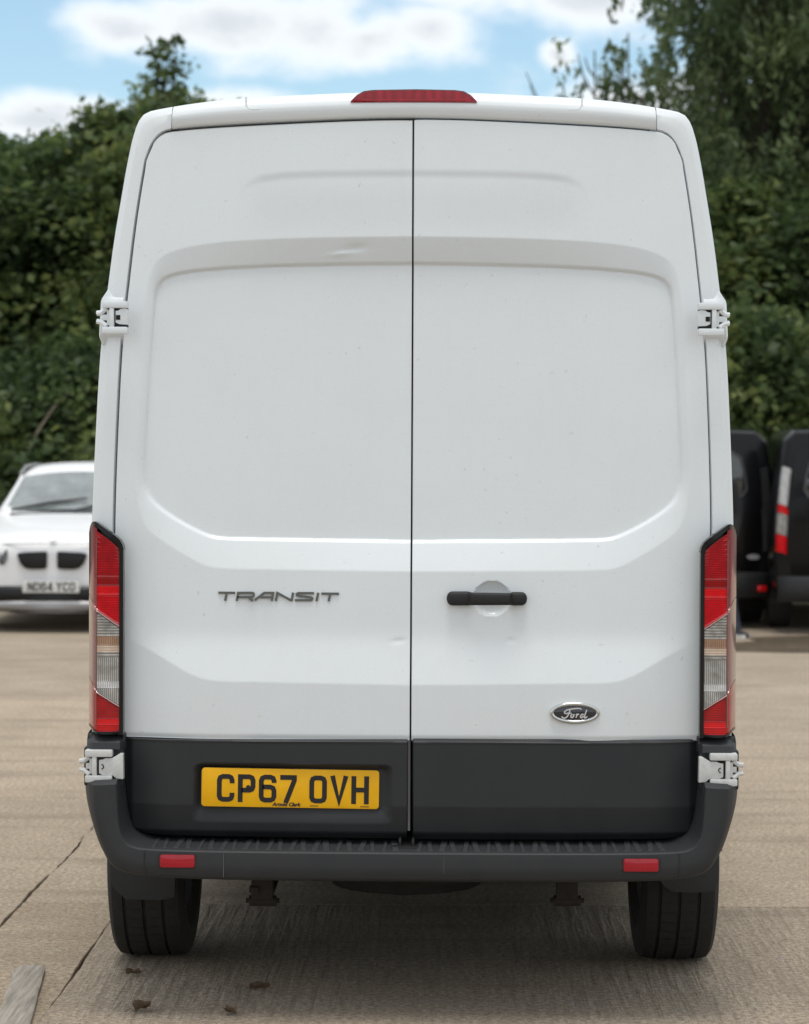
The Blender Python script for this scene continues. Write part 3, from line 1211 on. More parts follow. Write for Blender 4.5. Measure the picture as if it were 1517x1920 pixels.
# dark backing behind the doors and joints
rows = []
for k in (0.0, 0.5, 1.0):
    rows.append([(x * k, float(Yout(x, z)) + 0.060, z if k else z) for x, z in (gapF + unF * 0.02)])
vobj('door_seal', G().grid(rows), 'seal_rubber')
for s in (-1, 1):
    jx, jz0 = gapF[sp0]
    _, jz1 = edF[sp0]
    xx = s * abs(jx)
    g = G().box((xx - 0.02, float(Yout(jx, jz0)) + 0.014, jz0 - 0.01), (xx + 0.02, float(Yout(jx, jz0)) + 0.06, jz1 - 0.012))
    vobj('joint_seal', g, 'hinge_metal' if s > 0 else 'seal_rubber', smooth=False)

# --- high brake light
bl = [S(656, 196), S(662, 189), S(671, 181.5), S(683, 175.5), S(700, 173.5), S(772, 172.2)]
bl = bl + [(-x, z) for x, z in bl[:-1][::-1]]
bl = bl + [(-S(656, 196)[0], S(656, 197.5)[1]), (S(656, 196)[0], S(656, 197.5)[1])]
zc = float(np.mean([p[1] for p in bl]))
yb = float(Yout(0, zc))


def sc_poly(pl, kx, kz):
    return [(x + math.copysign(kx, x), zc + (z - zc) * kz) for x, z in pl]


g = G().prism(sc_poly(bl, 0.007, 1.10), yb - 0.010, yb + 0.05)
br = vobj('brake_light', g, 'brake_rim', sharp=30, bevel=0.002)
g = G().prism(sc_poly(bl, -0.003, 0.90), yb - 0.016, yb + 0.03)
g.out('brake_lens', 'brake_red', br, sharp=30, bevel=0.004)
g = G()
for i in range(9):
    pass
x0 = bl[0][0] + 0.03
zz = S(772, 191)[1]
G().box((x0, yb - 0.0178, zz - 0.004), (-x0, yb - 0.012, zz + 0.002)).out('lamp_bar', 'lens_red', br, smooth=False)

# --- rear doors
Oc = smooth_curve(SL([(772, 444), (600, 446), (470, 451), (391, 458), (345, 466), (312, 476), (291, 490), (279, 512), (272, 545), (264, 640), (258, 750), (252.5, 860), (253, 920), (257, 948), (265, 978), (280, 1000), (315, 1024), (364, 1053), (388, 1064), (414, 1068), (560, 1070), (772, 1072)]), 150, 2)
Ic = smooth_curve(SL([(772, 490), (600, 492.5), (472, 497), (390, 503), (343, 508.5), (308, 517), (293, 530), (286, 548), (283, 575), (278, 640), (271, 760), (265.5, 860), (265.5, 905), (271, 929), (286, 950), (326, 979), (372, 1003), (396, 1012), (422, 1014.5), (560, 1016.5), (772, 1018.5)]), 150, 2)
L2c = np.array(SL([(232, 1196), (246, 1204), (276, 1219), (315, 1241), (353, 1263), (375, 1272), (395, 1276.5), (420, 1278.5), (560, 1281), (772, 1284)]))
z1 = S(600, 1197)[1]
Rc = np.array(SL([(772, 317), (600, 319), (530, 322), (485, 328), (462, 338), (448, 355), (440, 380)]))
Ocl, Icl = [tuple(p) for p in Oc], [tuple(p) for p in Ic]


def relief(x, z, side):
    """depth of the pressed door skin (towards +Y), x as distance from the centre line, negative"""
    ax = -np.abs(x)
    y = Yout(ax, z)
    # window panel pressing
    dO, dI = seg_dist(ax, z, Ocl), seg_dist(ax, z, Icl)
    polyO = Ocl + [(0.2, Ocl[-1][1]), (0.2, Ocl[0][1])]
    polyI = Icl + [(0.2, Icl[-1][1]), (0.2, Icl[0][1])]
    iO, iI = inside(ax, z, polyO), inside(ax, z, polyI)
    t = np.where(iI, 1.0, np.where(iO, dO / (dO + dI + 1e-9), 0.0))
    zt, zb_ = S(772, 444)[1], S(772, 1072)[1]
    dep = 0.032 - 0.006 * np.clip((z - zb_) / (zt - zb_), 0, 1) - plan(ax) * 0.85
    upper = sstep(S(772, 700)[1], S(772, 480)[1], z)
    step = np.where(iI, np.clip(dI / 0.0075, 0, 1), 0.0)
    y = y + dep * t * (0.92 + 0.08 * t) + step * (0.0105 + 0.0005 * upper)
    # faint line above it
    dR = seg_dist(ax, z, [tuple(p) for p in Rc])
    zr = np.interp(ax, Rc[::-1, 0], Rc[::-1, 1])
    below = sstep(0.0, 0.030, zr - z) * sstep(Rc[-1][0] - 0.01, Rc[-1][0] + 0.10, ax)
    back = 1 - sstep(S(772, 340)[1], S(772, 440)[1], z)
    y = y + 0.0085 * below * (1 - 0.6 * back)
    # kicked-out lower part
    z2 = np.interp(ax, L2c[:, 0], L2c[:, 1])
    s = 0.014
    u = z1 - z
    soft = s * np.log1p(np.exp(np.clip(u / s, -30, 30)))
    w = np.maximum(z1 - z2, 0)
    full_ = s * np.log1p(np.exp(np.clip(w / s, -30, 30)))
    fade = sstep(-0.845, -0.70, ax)
    y = y - 0.21 * np.minimum(soft, full_) * fade
    if side > 0:
        # finger scoop behind the handle
        cx_, cz_ = -S(772 - (923 - 772), 1122.5)[0], S(772, 1122.5)[1]
        q = ((x - cx_) / 0.0535) ** 2 + ((z - cz_) / 0.0515) ** 2
        y = y + 0.024 * np.clip(1 - q, 0, 1) ** 0.45
        cx_, cz_ = -S(772 - (960 - 772), 1201)[0], S(772, 1201)[1]
        y = y + 0.0018 * np.exp(-(((x - cx_) / 0.013) ** 2 + ((z - cz_) / 0.008) ** 2))
    else:
        # dents of a working van
        for px, py, rx, rz_, d in [(664, 466, 0.034, 0.013, 0.0055), (640, 476, 0.040, 0.007, -0.0035), (748, 1203, 0.022, 0.008, 0.0020), (505, 1212, 0.004, 0.03, 0.0008)]:
            cx_, cz_ = S(px, py)
            y = y + d * np.exp(-(((x - cx_) / rx) ** 2 + ((z - cz_ - 0.12 * (x - cx_)) / rz_) ** 2))
    return y


HG = 0.0036


def coons(bot, top, lef, rig, nu, nv):
    """four boundary polylines -> grid (nv, nu, 2)"""
    b, t = resample(bot, nu), resample(top, nu)
    l, r_ = resample(lef, nv), resample(rig, nv)
    u = np.linspace(0, 1, nu)[None, :, None]
    v = np.linspace(0, 1, nv)[:, None, None]
    P = (1 - v) * b[None] + v * t[None] + (1 - u) * l[:, None] + u * r_[:, None]
    P -= (1 - u) * (1 - v) * b[0] + u * (1 - v) * b[-1] + (1 - u) * v * t[0] + u * v * t[-1]
    return P


def skin(name, P, Yv, m, parent, depth=0.035, rim=0.0025, sharp=50):
    """pressed sheet with a folded rim"""
    nv, nu = Yv.shape
    g = G()
    V = np.concatenate([P[..., :1], Yv[..., None], P[..., 1:]], 2)
    me_v = V.reshape(-1, 3)
    idx = np.arange(nv * nu).reshape(nv, nu)
    F = np.stack([idx[:-1, :-1], idx[:-1, 1:], idx[1:, 1:], idx[1:, :-1]], -1).reshape(-1, 4)
    loop = np.concatenate([idx[0, :], idx[1:, -1], idx[-1, -2::-1], idx[-2:0:-1, 0]])
    c = me_v.mean(0)
    n = len(loop)
    ring_ = me_v[loop].copy()
    base = len(me_v)
    nxt = np.roll(ring_, -1, 0) - np.roll(ring_, 1, 0)
    nrm = np.c_[nxt[:, 2], np.zeros(n), -nxt[:, 0]]
    nrm /= np.linalg.norm(nrm, axis=1)[:, None] + 1e-9
    r1 = ring_ + nrm * rim * 0.7 + np.array([0, rim * 0.5, 0])
    r2 = ring_ + nrm * rim + np.array([0, rim * 1.6, 0])
    r3 = r2 + np.array([0, depth, 0])
    allv = np.concatenate([me_v, r1, r2, r3])
    k = np.arange(n)
    k2 = np.roll(k, -1)
    Fs = [F]
    prev = loop
    for q in range(3):
        cur = base + q * n + k
        Fs.append(np.stack([prev, np.roll(prev, -1), np.roll(cur, -1), cur], -1))
        prev = cur
    Fa = np.concatenate(Fs)
    # orient towards the viewer (-Y)
    a, b, d = allv[F[0][0]], allv[F[0][1]], allv[F[0][2]]
    if np.cross(b - a, d - b)[1] > 0:
        Fa = Fa[:, ::-1]
    me = bpy.data.meshes.new(name)
    me.from_pydata(allv.tolist(), [], Fa.tolist())
    me.polygons.foreach_set('use_smooth', [True] * len(me.polygons))
    me.set_sharp_from_angle(angle=R(sharp))
    me.materials.append(MATS[m])
    o = bpy.data.objects.new(name, me)
    col.objects.link(o)
    o.parent = parent
    return o


crn = S(304, 250.5)
rgt = [tuple(p) for p in gap if True]
ci = NSP + 4                                        # profile index of the rounded door corner
dz0 = S(772, 1388)[1]
topL = [(-HG, S(772, 228.5)[1])] + [(p[0], p[1] - 0.0045) for p in gap[1:ci + 1]]
outL = [(p[0] + 0.0045 * (0.8 if k > 4 else 0.5), p[1] - (0.0045 if k < 3 else 0.001)) for k, p in enumerate(gap[ci:]) if p[1] > dz0]
outL = [topL[-1]] + outL[1:]
outL.append((S(216, 1388)[0], dz0))
botL = [(-HG, dz0), outL[-1]]
lefL = [(-HG, dz0), topL[0]]
NU, NV = 200, 560
Pd = coons(botL, topL, lefL, outL[::-1], NU, NV)
doors = {}
for s in (-1, 1):
    P = Pd.copy()
    if s > 0:
        P[..., 0] *= -1
    Yv = relief(P[..., 0], P[..., 1], s)
    # lip along the lower edge
    Yv = Yv + 0.004 * sstep(dz0 + 0.016, dz0, P[..., 1])
    d = skin('rear_door', P, Yv, 'white_paint', van)
    doors[s] = d
tag(doors[-1], 'left rear door with the raised model lettering')
tag(doors[1], 'right rear door with the black handle')

# light edge of the left door seen in the middle gap
g = G().box((-0.0085, 0.0, S(772, 1560)[1]), (-0.0015, 0.02, S(772, 1386)[1]))
vobj('door_edge_strip', g, 'rim_steel', smooth=False)

# --- lower door cladding
tzt, tzb = S(772, 1387)[1], S(772, 1574)[1]
tO = SL([(232.5, 1387), (233.5, 1430), (235, 1470), (238, 1510), (242, 1535), (248, 1553), (259, 1565)])
tB_ = SL([(765, 1575), (500, 1574), (330, 1572), (290, 1571), (272, 1569.5), (259, 1565)])
tT = SL([(766, 1386), (232.5, 1386)])
Pl = coons(tB_, tT, [tB_[0], tT[0]], [tO[-1]] + tO[::-1][1:], 200, 90)
rO = SL([(364, 1446), (370, 1436), (382, 1432.5), (728, 1434.5), (737, 1439), (739, 1450), (740.5, 1530), (738, 1540), (728, 1545.5), (372, 1543.5), (363, 1538), (361.5, 1525)])
rI = SL([(377, 1447), (381, 1441.5), (390, 1440.5), (716, 1443), (722, 1446), (724, 1453), (722, 1512), (718, 1521), (706, 1524), (388, 1522), (378, 1518), (375.5, 1508)])


def trim_relief(x, z, side):
    ax = -np.abs(x)
    y = Yout(ax, z) - 0.21 * 0.135 * sstep(-0.86, -0.70, ax) - 0.002
    y = y + 0.20 * np.clip(S(772, 1512)[1] - z, 0, 1) + 0.02 * sstep(S(772, 1560)[1], S(772, 1577)[1], z)
    y = y - 0.003 * sstep(S(772, 1395)[1], S(772, 1389)[1], z) * sstep(S(772, 1386)[1], S(772, 1389)[1], z)
    y = y + 0.012 * sstep(S(772, 1392)[1], S(772, 1386)[1], z)
    y = y + 0.012 * sstep(-0.815, -0.84, ax)
    if side < 0:
        dO, dI = seg_dist(x, z, rO + rO[:1]), seg_dist(x, z, rI + rI[:1])
        iO, iI = inside(x, z, rO), inside(x, z, rI)
        t = np.where(iI, 1.0, np.where(iO, dO / (dO + dI + 1e-9), 0.0))
        y = y + 0.019 * t - 0.20 * np.clip(S(772, 1512)[1] - z, 0, 1) * t
    return y


for s in (-1, 1):
    P = Pl.copy()
    if s > 0:
        P[..., 0] = -P[..., 0]
    Yv = trim_relief(P[..., 0], P[..., 1], s)
    skin('lower_cladding', P, Yv, 'trim_plastic', van, depth=0.03, rim=0.004)

# --- number plate
CH = {
    'C': ([[(43, 53), (43, 62), (40, 69), (33, 72), (17, 72), (10, 69), (7, 62), (7, 17), (10, 10), (17, 7), (33, 7), (40, 10), (43, 17), (43, 26)]], ()),
    'P': ([[(7, 0), (7, 72), (33, 72), (40, 69), (43, 62), (43, 44), (40, 37), (33, 34), (10, 34)]], ()),
    '6': ([[(43, 56), (43, 62), (40, 69), (33, 72), (17, 72), (10, 69), (7, 62), (7, 17), (10, 10), (17, 7), (33, 7), (40, 10), (43, 17), (43, 34), (40, 41), (33, 44), (10, 44)]], ()),
    '7': ([[(1, 72), (41, 72), (41, 64), (17, 0)]], ()),
    'O': ([[(7, 17), (7, 62), (10, 69), (17, 72), (33, 72), (40, 69), (43, 62), (43, 17), (40, 10), (33, 7), (17, 7), (10, 10)]], (0,)),
    'V': ([[(6, 79), (25, 6), (44, 79)]], ()),
    'H': ([[(7, 0), (7, 79)], [(43, 0), (43, 79)], [(7, 40), (43, 40)]], ()),
    'N': ([[(7, 0), (7, 79)], [(9, 74), (41, 5)], [(43, 0), (43, 79)]], ()),
    'D': ([[(7, 7), (7, 72), (30, 72), (40, 66), (43, 58), (43, 21), (40, 13), (30, 7)]], (0,)),
    '4': ([[(33, 0), (33, 79)], [(33, 72), (7, 30), (7, 22), (46, 22)]], ()),
    'Y': ([[(5, 79), (25, 40), (45, 79)], [(25, 40), (25, 0)]], ()),
}


def plate_chars(text, parent, m, unit, x0, z0, y, shear=0.0, stroke=13.5, adv=61, space=41, drop=0.0):
    x = x0
    for c in text:
        if c == ' ':
            x += space * unit
            continue
        pl, cl = CH[c]
        pl = [[(x + a * unit, z0 + b * unit + (x + a * unit) * drop) for a, b in s_] for s_ in pl]
        strokes(pl, stroke * unit, y, 0.0008, cl).out('plate_letter', m, parent, smooth=False)
        x += adv * unit


def rrect(cx, cz, w, h, r, n=5, rot=0.0):
    pts = []
    for k, (sx, sz) in enumerate([(1, 1), (-1, 1), (-1, -1), (1, -1)]):
        for i in range(n + 1):
            a = math.pi / 2 * (k + i / n)
            pts.append((sx * (w / 2 - r) + r * math.cos(a), sz * (h / 2 - r) + r * math.sin(a)))
    c, s_ = math.cos(rot), math.sin(rot)
    return [(cx + x * c - z * s_, cz + x * s_ + z * c) for x, z in pts]


pcx, pcz = S(546, 1480, 0.0)
py_ = float(trim_relief(np.array([pcx]), np.array([pcz]), -1)[0])
rot = -math.atan2(1447 - 1441, 334) * 0.62
plate = vobj('number_plate', G().prism(rrect(0, 0, 0.519, 0.113, 0.010), -0.004, 0.004), 'plate_yellow', bevel=0.001, sharp=30)
plate.location = (pcx, py_ - 0.006, pcz)
plate.rotation_euler = (0, -rot, 0)
xl = S(408, 1480, 0)[0] - pcx
plate_chars('CP67 OVH', plate, 'plate_ink', 0.001035, xl, -0.0425, -0.0049, adv=59.3, space=24)


def text_obj(name, body, size, m, parent, x, y, z, shear=0.0, off=0.0, ext=0.0004):
    c = bpy.data.curves.new(name, 'FONT')
    c.body = body
    c.size = size
    c.shear = shear
    c.offset = off
    c.extrude = ext
    c.align_x = 'LEFT'
    t = bpy.data.objects.new(name, c)
    col.objects.link(t)
    dg = bpy.context.evaluated_depsgraph_get()
    me = bpy.data.meshes.new_from_object(t.evaluated_get(dg))
    bpy.data.objects.remove(t)
    me.materials.clear()
    me.materials.append(MATS[m])
    o = bpy.data.objects.new(name, me)
    col.objects.link(o)
    o.parent = parent
    o.rotation_euler = (math.pi / 2, 0, 0)
    o.location = (x, y, z)
    return o


text_obj('dealer_name', 'Arnold Clark', 0.0150, 'small_print', plate, S(513, 1480, 0)[0] - pcx, -0.0046, -0.0520, 0.25, 0.0007)
for x0_, x1_ in ((0.058, 0.083), (0.205, 0.231)):      # print too small to read
    G().box((x0_, -0.0047, -0.0512), (x1_, -0.003, -0.0490)).out('small_print', 'small_print', plate, smooth=False)
for px, py, r_ in [(467, 1479, 0.0065)]:
    x, z = S(px, py, 0)
    G().prism([(x - pcx + r_ * math.cos(2 * math.pi * k / 12), z - pcz + r_ * math.sin(2 * math.pi * k / 12)) for k in range(12)], -0.0075, -0.003).out('plate_screw', 'black_plastic', plate, bevel=0.001)

# --- raised lettering on the left door
CR = 5.418


def c4(pl):
    return [S(380 + a / CR, 1080 + b / CR) for a, b in pl]


LET = [[[(158, 180), (328, 181)], [(243, 181), (227, 262)]],
       [[(344, 263), (360, 181), (505, 181), (517, 190), (517, 208), (503, 224), (352, 225)], [(462, 225), (508, 263)]],
       [[(528, 256), (622, 181), (713, 181), (699, 263)], [(580, 226), (702, 226)]],
       [[(741, 263), (757, 181), (893, 255), (903, 255), (917, 177)]],
       [[(1130, 182), (972, 182), (955, 190), (955, 204), (970, 210), (1098, 226), (1112, 234), (1110, 248), (1098, 255), (937, 255)]],
       [[(1156, 263), (1174, 177)]],
       [[(1206, 186), (1385, 187)], [(1296, 187), (1280, 264)]]]
for pls in LET:
    pl2 = [c4(p) for p in pls]
    xm, zm = pl2[0][0]
    ym = float(relief(np.array([xm]), np.array([zm]), -1)[0])
    strokes(pl2, 0.0066, ym - 0.0052, 0.0065).out('raised_letter', 'badge_chrome', van, smooth=False)

# --- oval emblem on the right door
ex, ez = -S(772 - (1078.7 - 772), 1335)[0], S(772, 1335)[1]
ey = float(relief(np.array([ex]), np.array([ez]), 1)[0])
em = empty('emblem_tmp')
bpy.data.objects.remove(em)
a_, b_ = 46.8 / SC, 20.8 / SC
rows = []
for k in range(9):
    t = k / 8
    q = math.pi * t
    ro = 1.0 - 0.075 * (1 - math.cos(q)) / 1.0
    rows.append([((a_ - 0.0062 * (1 - math.cos(q)) / 2 * 2) * math.cos(2 * math.pi * j / 64), -0.003 - 0.006 * math.sin(q), (b_ - 0.0062 * (1 - math.cos(q)) / 2 * 2) * math.sin(2 * math.pi * j / 64)) for j in range(64)])
rows = [[(x, 0.004, z) for x, y, z in rows[0]]] + rows
emb = vobj('oval_emblem', G().grid(rows, close=True), 'chrome', sharp=60)
emb.location = (ex, ey - 0.001, ez)
rows = []
for k, (f, y) in enumerate([(1.0, -0.002), (0.85, -0.0042), (0.5, -0.0056), (0.02, -0.006)]):
    rows.append([((a_ - 0.010) * f * math.cos(2 * math.pi * j / 48), y, (b_ - 0.010) * f * math.sin(2 * math.pi * j / 48)) for j in range(48)])
G().grid(rows, close=True).out('emblem_face', 'emblem_blue', emb, sharp=60)


def c5(pl):
    return [((a - 1190) / 4.597 / SC, -(b - 1217) / 4.597 / SC) for a, b in pl]


script = [[(1247, 1183), (1225, 1176), (1190, 1178), (1150, 1183), (1118, 1192), (1100, 1206), (1101, 1218), (1112, 1219)],
          [(1148, 1190), (1138, 1222), (1122, 1250), (1103, 1261), (1084, 1258), (1076, 1246)],
          [(1112, 1222), (1135, 1217), (1160, 1219)],
          [(1168, 1226), (1156, 1238), (1155, 1252), (1166, 1256), (1178, 1246), (1180, 1230), (1168, 1226), (1192, 1232)],
          [(1200, 1226), (1208, 1228), (1200, 1256)], [(1204, 1238), (1216, 1226), (1226, 1228)],
          [(1266, 1230), (1252, 1226), (1238, 1240), (1238, 1254), (1250, 1256), (1264, 1242)],
          [(1291, 1188), (1276, 1230), (1270, 1252), (1276, 1258), (1296, 1246)]]
strokes([c5(p) for p in script], 0.0036, -0.0072, 0.002).out('emblem_script', 'script_silver', emb, smooth=False)

# --- door handle
hx, hz = -S(772 - (913.5 - 772), 1122)[0], S(772, 1122)[1]
hy = float(relief(np.array([hx + 0.1]), np.array([hz]), 1)[0])
hw = 75.5 / SC
rows = []
for k in range(33):
    t = k / 32
    x = -hw * math.cos(math.pi * t)
    e = min(1.0, max(0.0, 1 - max(0, (abs(x) - hw + 0.017) / 0.017) ** 2.2) ** 0.5)
    mid = sstep(0.062, 0.055, abs(x - 0.012))
    hh = (0.0208 - 0.0022 * mid - 0.001 * sstep(-0.03, 0.1, x)) * max(e, 0.05)
    yc = -0.014 - 0.020 * mid
    dd = (0.016 - 0.004 * mid) * max(e, 0.1)
    rows.append([(x, yc + dd * math.copysign(abs(math.sin(a)) ** 0.7, math.sin(a)), hh * math.copysign(abs(math.cos(a)) ** 0.55, math.cos(a))) for a in [2 * math.pi * j / 20 for j in range(20)]])
g = G().grid(rows, close=True)
g.f.append(tuple(range(20)))
g.f.append(tuple(range(32 * 20, 33 * 20)))
h = vobj('door_handle', g, 'handle_plastic', sharp=35)
h.location = (hx, hy, hz)

# --- tail lamps
colx = [223.5, 212, 200, 190, 181, 176, 171.5, 167.5, 164.5]
coly = [-0.030, -0.034, -0.036, -0.036, -0.033, -0.024, 0.004, 0.045, 0.115]
Ltop = [1024, 1014, 1004, 997, 990.5, 987, 986, 990, 1000]
La = [1178, 1170.5, 1162, 1155, 1149, 1143, 1131, 1122, 1118]
Lb = [1329, 1322, 1314, 1308, 1302.5, 1296, 1284, 1274, 1270]
Lbot = [1376, 1377, 1377, 1377, 1376.5, 1374, 1369, 1364, 1361]


def lamp_patch(lo, hi, c0, c1, rows_n, inset=0.0, dy=0.0, rib=0.0007):
    rows = []
    for r_ in range(rows_n + 1):
        t = r_ / rows_n
        row = []
        for c in range(c0, c1 + 1):
            px = colx[c]
            py = lo[c] + (hi[c] - lo[c]) * t
            x, z = S(px, py, max(-0.03, coly[c]))
            yy = coly[c] + dy + 0.03 * 0.9 ** 2 * 0 + (rib if (r_ % 2) else 0.0) + 0.02 * (1 if t in (0.0, 1.0) else 0) * 0
            row.append((x, yy, z))
        rows.append(row)
    return rows


def lerpl(a, b, t):
    return [p + (q - p) * t for p, q in zip(a, b)]


def tail_lamp(side):
    def flip(rows):
        return [[(side * abs(x), y, z) for x, y, z in r_] for r_ in rows]
    # bezel: dark housing behind and the raised frame along the door edge and over the top
    g = G()
    cols = [(232.5, 0.012), (231.5, -0.012), (230, -0.030), (226, -0.036), (223, -0.034), (222, -0.020)]
    rows = []
    for t in np.linspace(0, 1, 24):
        row = []
        for px, yy in cols:
            y0 = 1024 + (232.5 - px) * -0.2
            py = 1032 + (1382 - 1032) * t
            if t < 0.2:
                py = y0 + 8 + (1382 - y0 - 8) * t
            x, z = S(px, py, max(-0.03, yy))
            row.append((x, yy, z))
        rows.append(row)
    g.grid(flip(rows))
    # top frame following the slanted edge
    tl = [(231, 1034), (229, 1024), (224, 1015), (215, 1007), (205, 1000), (196, 993), (187, 986.5), (179, 981.5), (174, 980.5), (170, 983), (167, 990), (165, 1000)]
    tin = [(222, 1036), (221, 1028), (217.5, 1021), (210, 1014), (202, 1008), (194, 1001.5), (186, 995.5), (180, 991), (176, 989), (172, 990), (168, 995), (165.5, 1004)]
    ty = [-0.03, -0.03, -0.031, -0.033, -0.035, -0.036, -0.034, -0.030, -0.020, 0.01, 0.05, 0.11]
    ra = [[(*S(a, b, max(-.03, y)), y) for (a, b), y in zip(tl, ty)], [(*S(a, b, max(-.03, y)), y) for (a, b), y in zip(tin, ty)]]
    rr_ = [[(x, y + 0.04, z) for x, z, y in ra[0]], [(x, y - 0.003, z) for x, z, y in ra[0]], [(x, y - 0.004, z) for x, z, y in ra[1]], [(x, y + 0.02, z) for x, z, y in ra[1]]]
    g.grid(flip(rr_))
    # housing behind everything
    hb = lamp_patch(Ltop, Lbot, 0, 8, 2, dy=0.016, rib=0)
    g.grid(flip(hb))
    # lower closing edge
    lb = [[(x, y - 0.004, z + 0.002) for x, y, z in lamp_patch(Ltop, Lbot, 0, 8, 1, rib=0)[1]], [(x, y + 0.002, z - 0.007) for x, y, z in lamp_patch(Ltop, Lbot, 0, 8, 1, rib=0)[1]], [(x, y + 0.04, z - 0.009) for x, y, z in lamp_patch(Ltop, Lbot, 0, 8, 1, rib=0)[1]]]
    g.grid(flip(lb))
    base = vobj('tail_lamp', g, 'lamp_bezel', sharp=35)

    def lens(name, lo, hi, c0, c1, n, m, dy=0.0, rib=0.0007, label=None):
        rows = flip(lamp_patch(lo, hi, c0, c1, n, dy=dy, rib=rib))
        g = G().grid(rows)
        # rim down into the housing
        e = [rows[0], [(x, y + 0.014, z) for x, y, z in rows[0]]]
        g.grid(e)
        e = [rows[-1], [(x, y + 0.014, z) for x, y, z in rows[-1]]]
        g.grid(e)
        o = g.out(name, m, base, sharp=30)
        if label:
            o['label'] = label
        return o
    A = lambda t: lerpl(Ltop, La, t)
    B = lambda t: lerpl(La, Lb, t)
    C_ = lambda t: lerpl(Lb, Lbot, t)
    flat = lambda y: [y] * 9
    # upper red: deep, mid, the brighter reflex band, lower
    lens('red_lens', A(0.05), [1085] * 9, 0, 4, 18, 'lens_red', label='deep red upper lens')
    lens('red_lens', flat(1085.3), flat(1101), 0, 4, 6, 'lens_red_deep')
    lens('red_lens', flat(1101.3), flat(1118), 0, 4, 6, 'lens_red_bright', label='bright red reflex band')
    lens('red_lens', flat(1118.3), [v - 2.5 for v in La], 0, 4, 10, 'lens_red_mid')
    # wrap-round side in one
    lens('side_lens', A(0.02), [v - 2 for v in La], 4, 8, 10, 'lens_side_red', rib=0.0003)
    lens('side_lens', La, Lb, 4, 8, 10, 'lens_side', rib=0.0003)
    lens('side_lens', [v + 2 for v in Lb], Lbot, 4, 8, 6, 'lens_red', rib=0.0003)
    # clear middle
    lens('clear_lens', [v + 3 for v in La], flat(1196), 0, 4, 12, 'lens_clear', label='clear lens over the amber bulb')
    lens('amber_bulb_reflector', flat(1196.2), flat(1213.5), 0, 4, 6, 'lens_amber')
    lens('amber_bulb_reflector', flat(1213.8), flat(1226), 0, 4, 6, 'lens_peach')
    lens('clear_lens', flat(1226.2), flat(1236), 0, 4, 5, 'lens_clear')
    lens('clear_lens', flat(1236.2), flat(1281), 0, 4, 14, 'lens_clear_dark')
    lens('clear_lens', flat(1281.2), flat(1294), 0, 4, 4, 'lens_chrome', label='bright chrome strip of the reversing light')
    lens('clear_lens', flat(1294.2), [v - 2.5 for v in Lb], 0, 4, 10, 'lens_clear_dark')
    # lower red
    lens('red_lens', [v + 3 for v in Lb], flat(1352), 0, 4, 10, 'lens_red')
    lens('red_lens', flat(1352.2), flat(1363), 0, 4, 4, 'lens_red_bright')
    lens('red_lens', flat(1363.2), Lbot, 0, 4, 4, 'lens_red_mid')
    # bright moulded edges between the lenses
    for L_, off, m in ((La, 0.0, 'lens_edge'), (Lb, 0.0, 'lens_edge'), (La, -3.2, 'lens_edge_red')):
        pts = [(side * abs(S(colx[c], L_[c] + off, -.03)[0]), coly[c] - 0.0012, S(colx[c], L_[c] + off, -.03)[1]) for c in range(0, 7)]
        G().tube(pts, 0.0022, 6).out('lens_edge', m, base)
    pts = []
    for t in np.linspace(0.05, 0.97, 16):
        py = 992 + (1374 - 992) * t
        px = 180.0 - 2.0 * t + (0 if t < .4 else 0.5)
        x, z = S(px, py, -0.03)
        pts.append((side * abs(x), -0.0338, z))
    G().tube(pts, 0.0016, 6).out('lens_edge', 'lens_side', base)
    return base


for s in (-1, 1):
    tail_lamp(s)


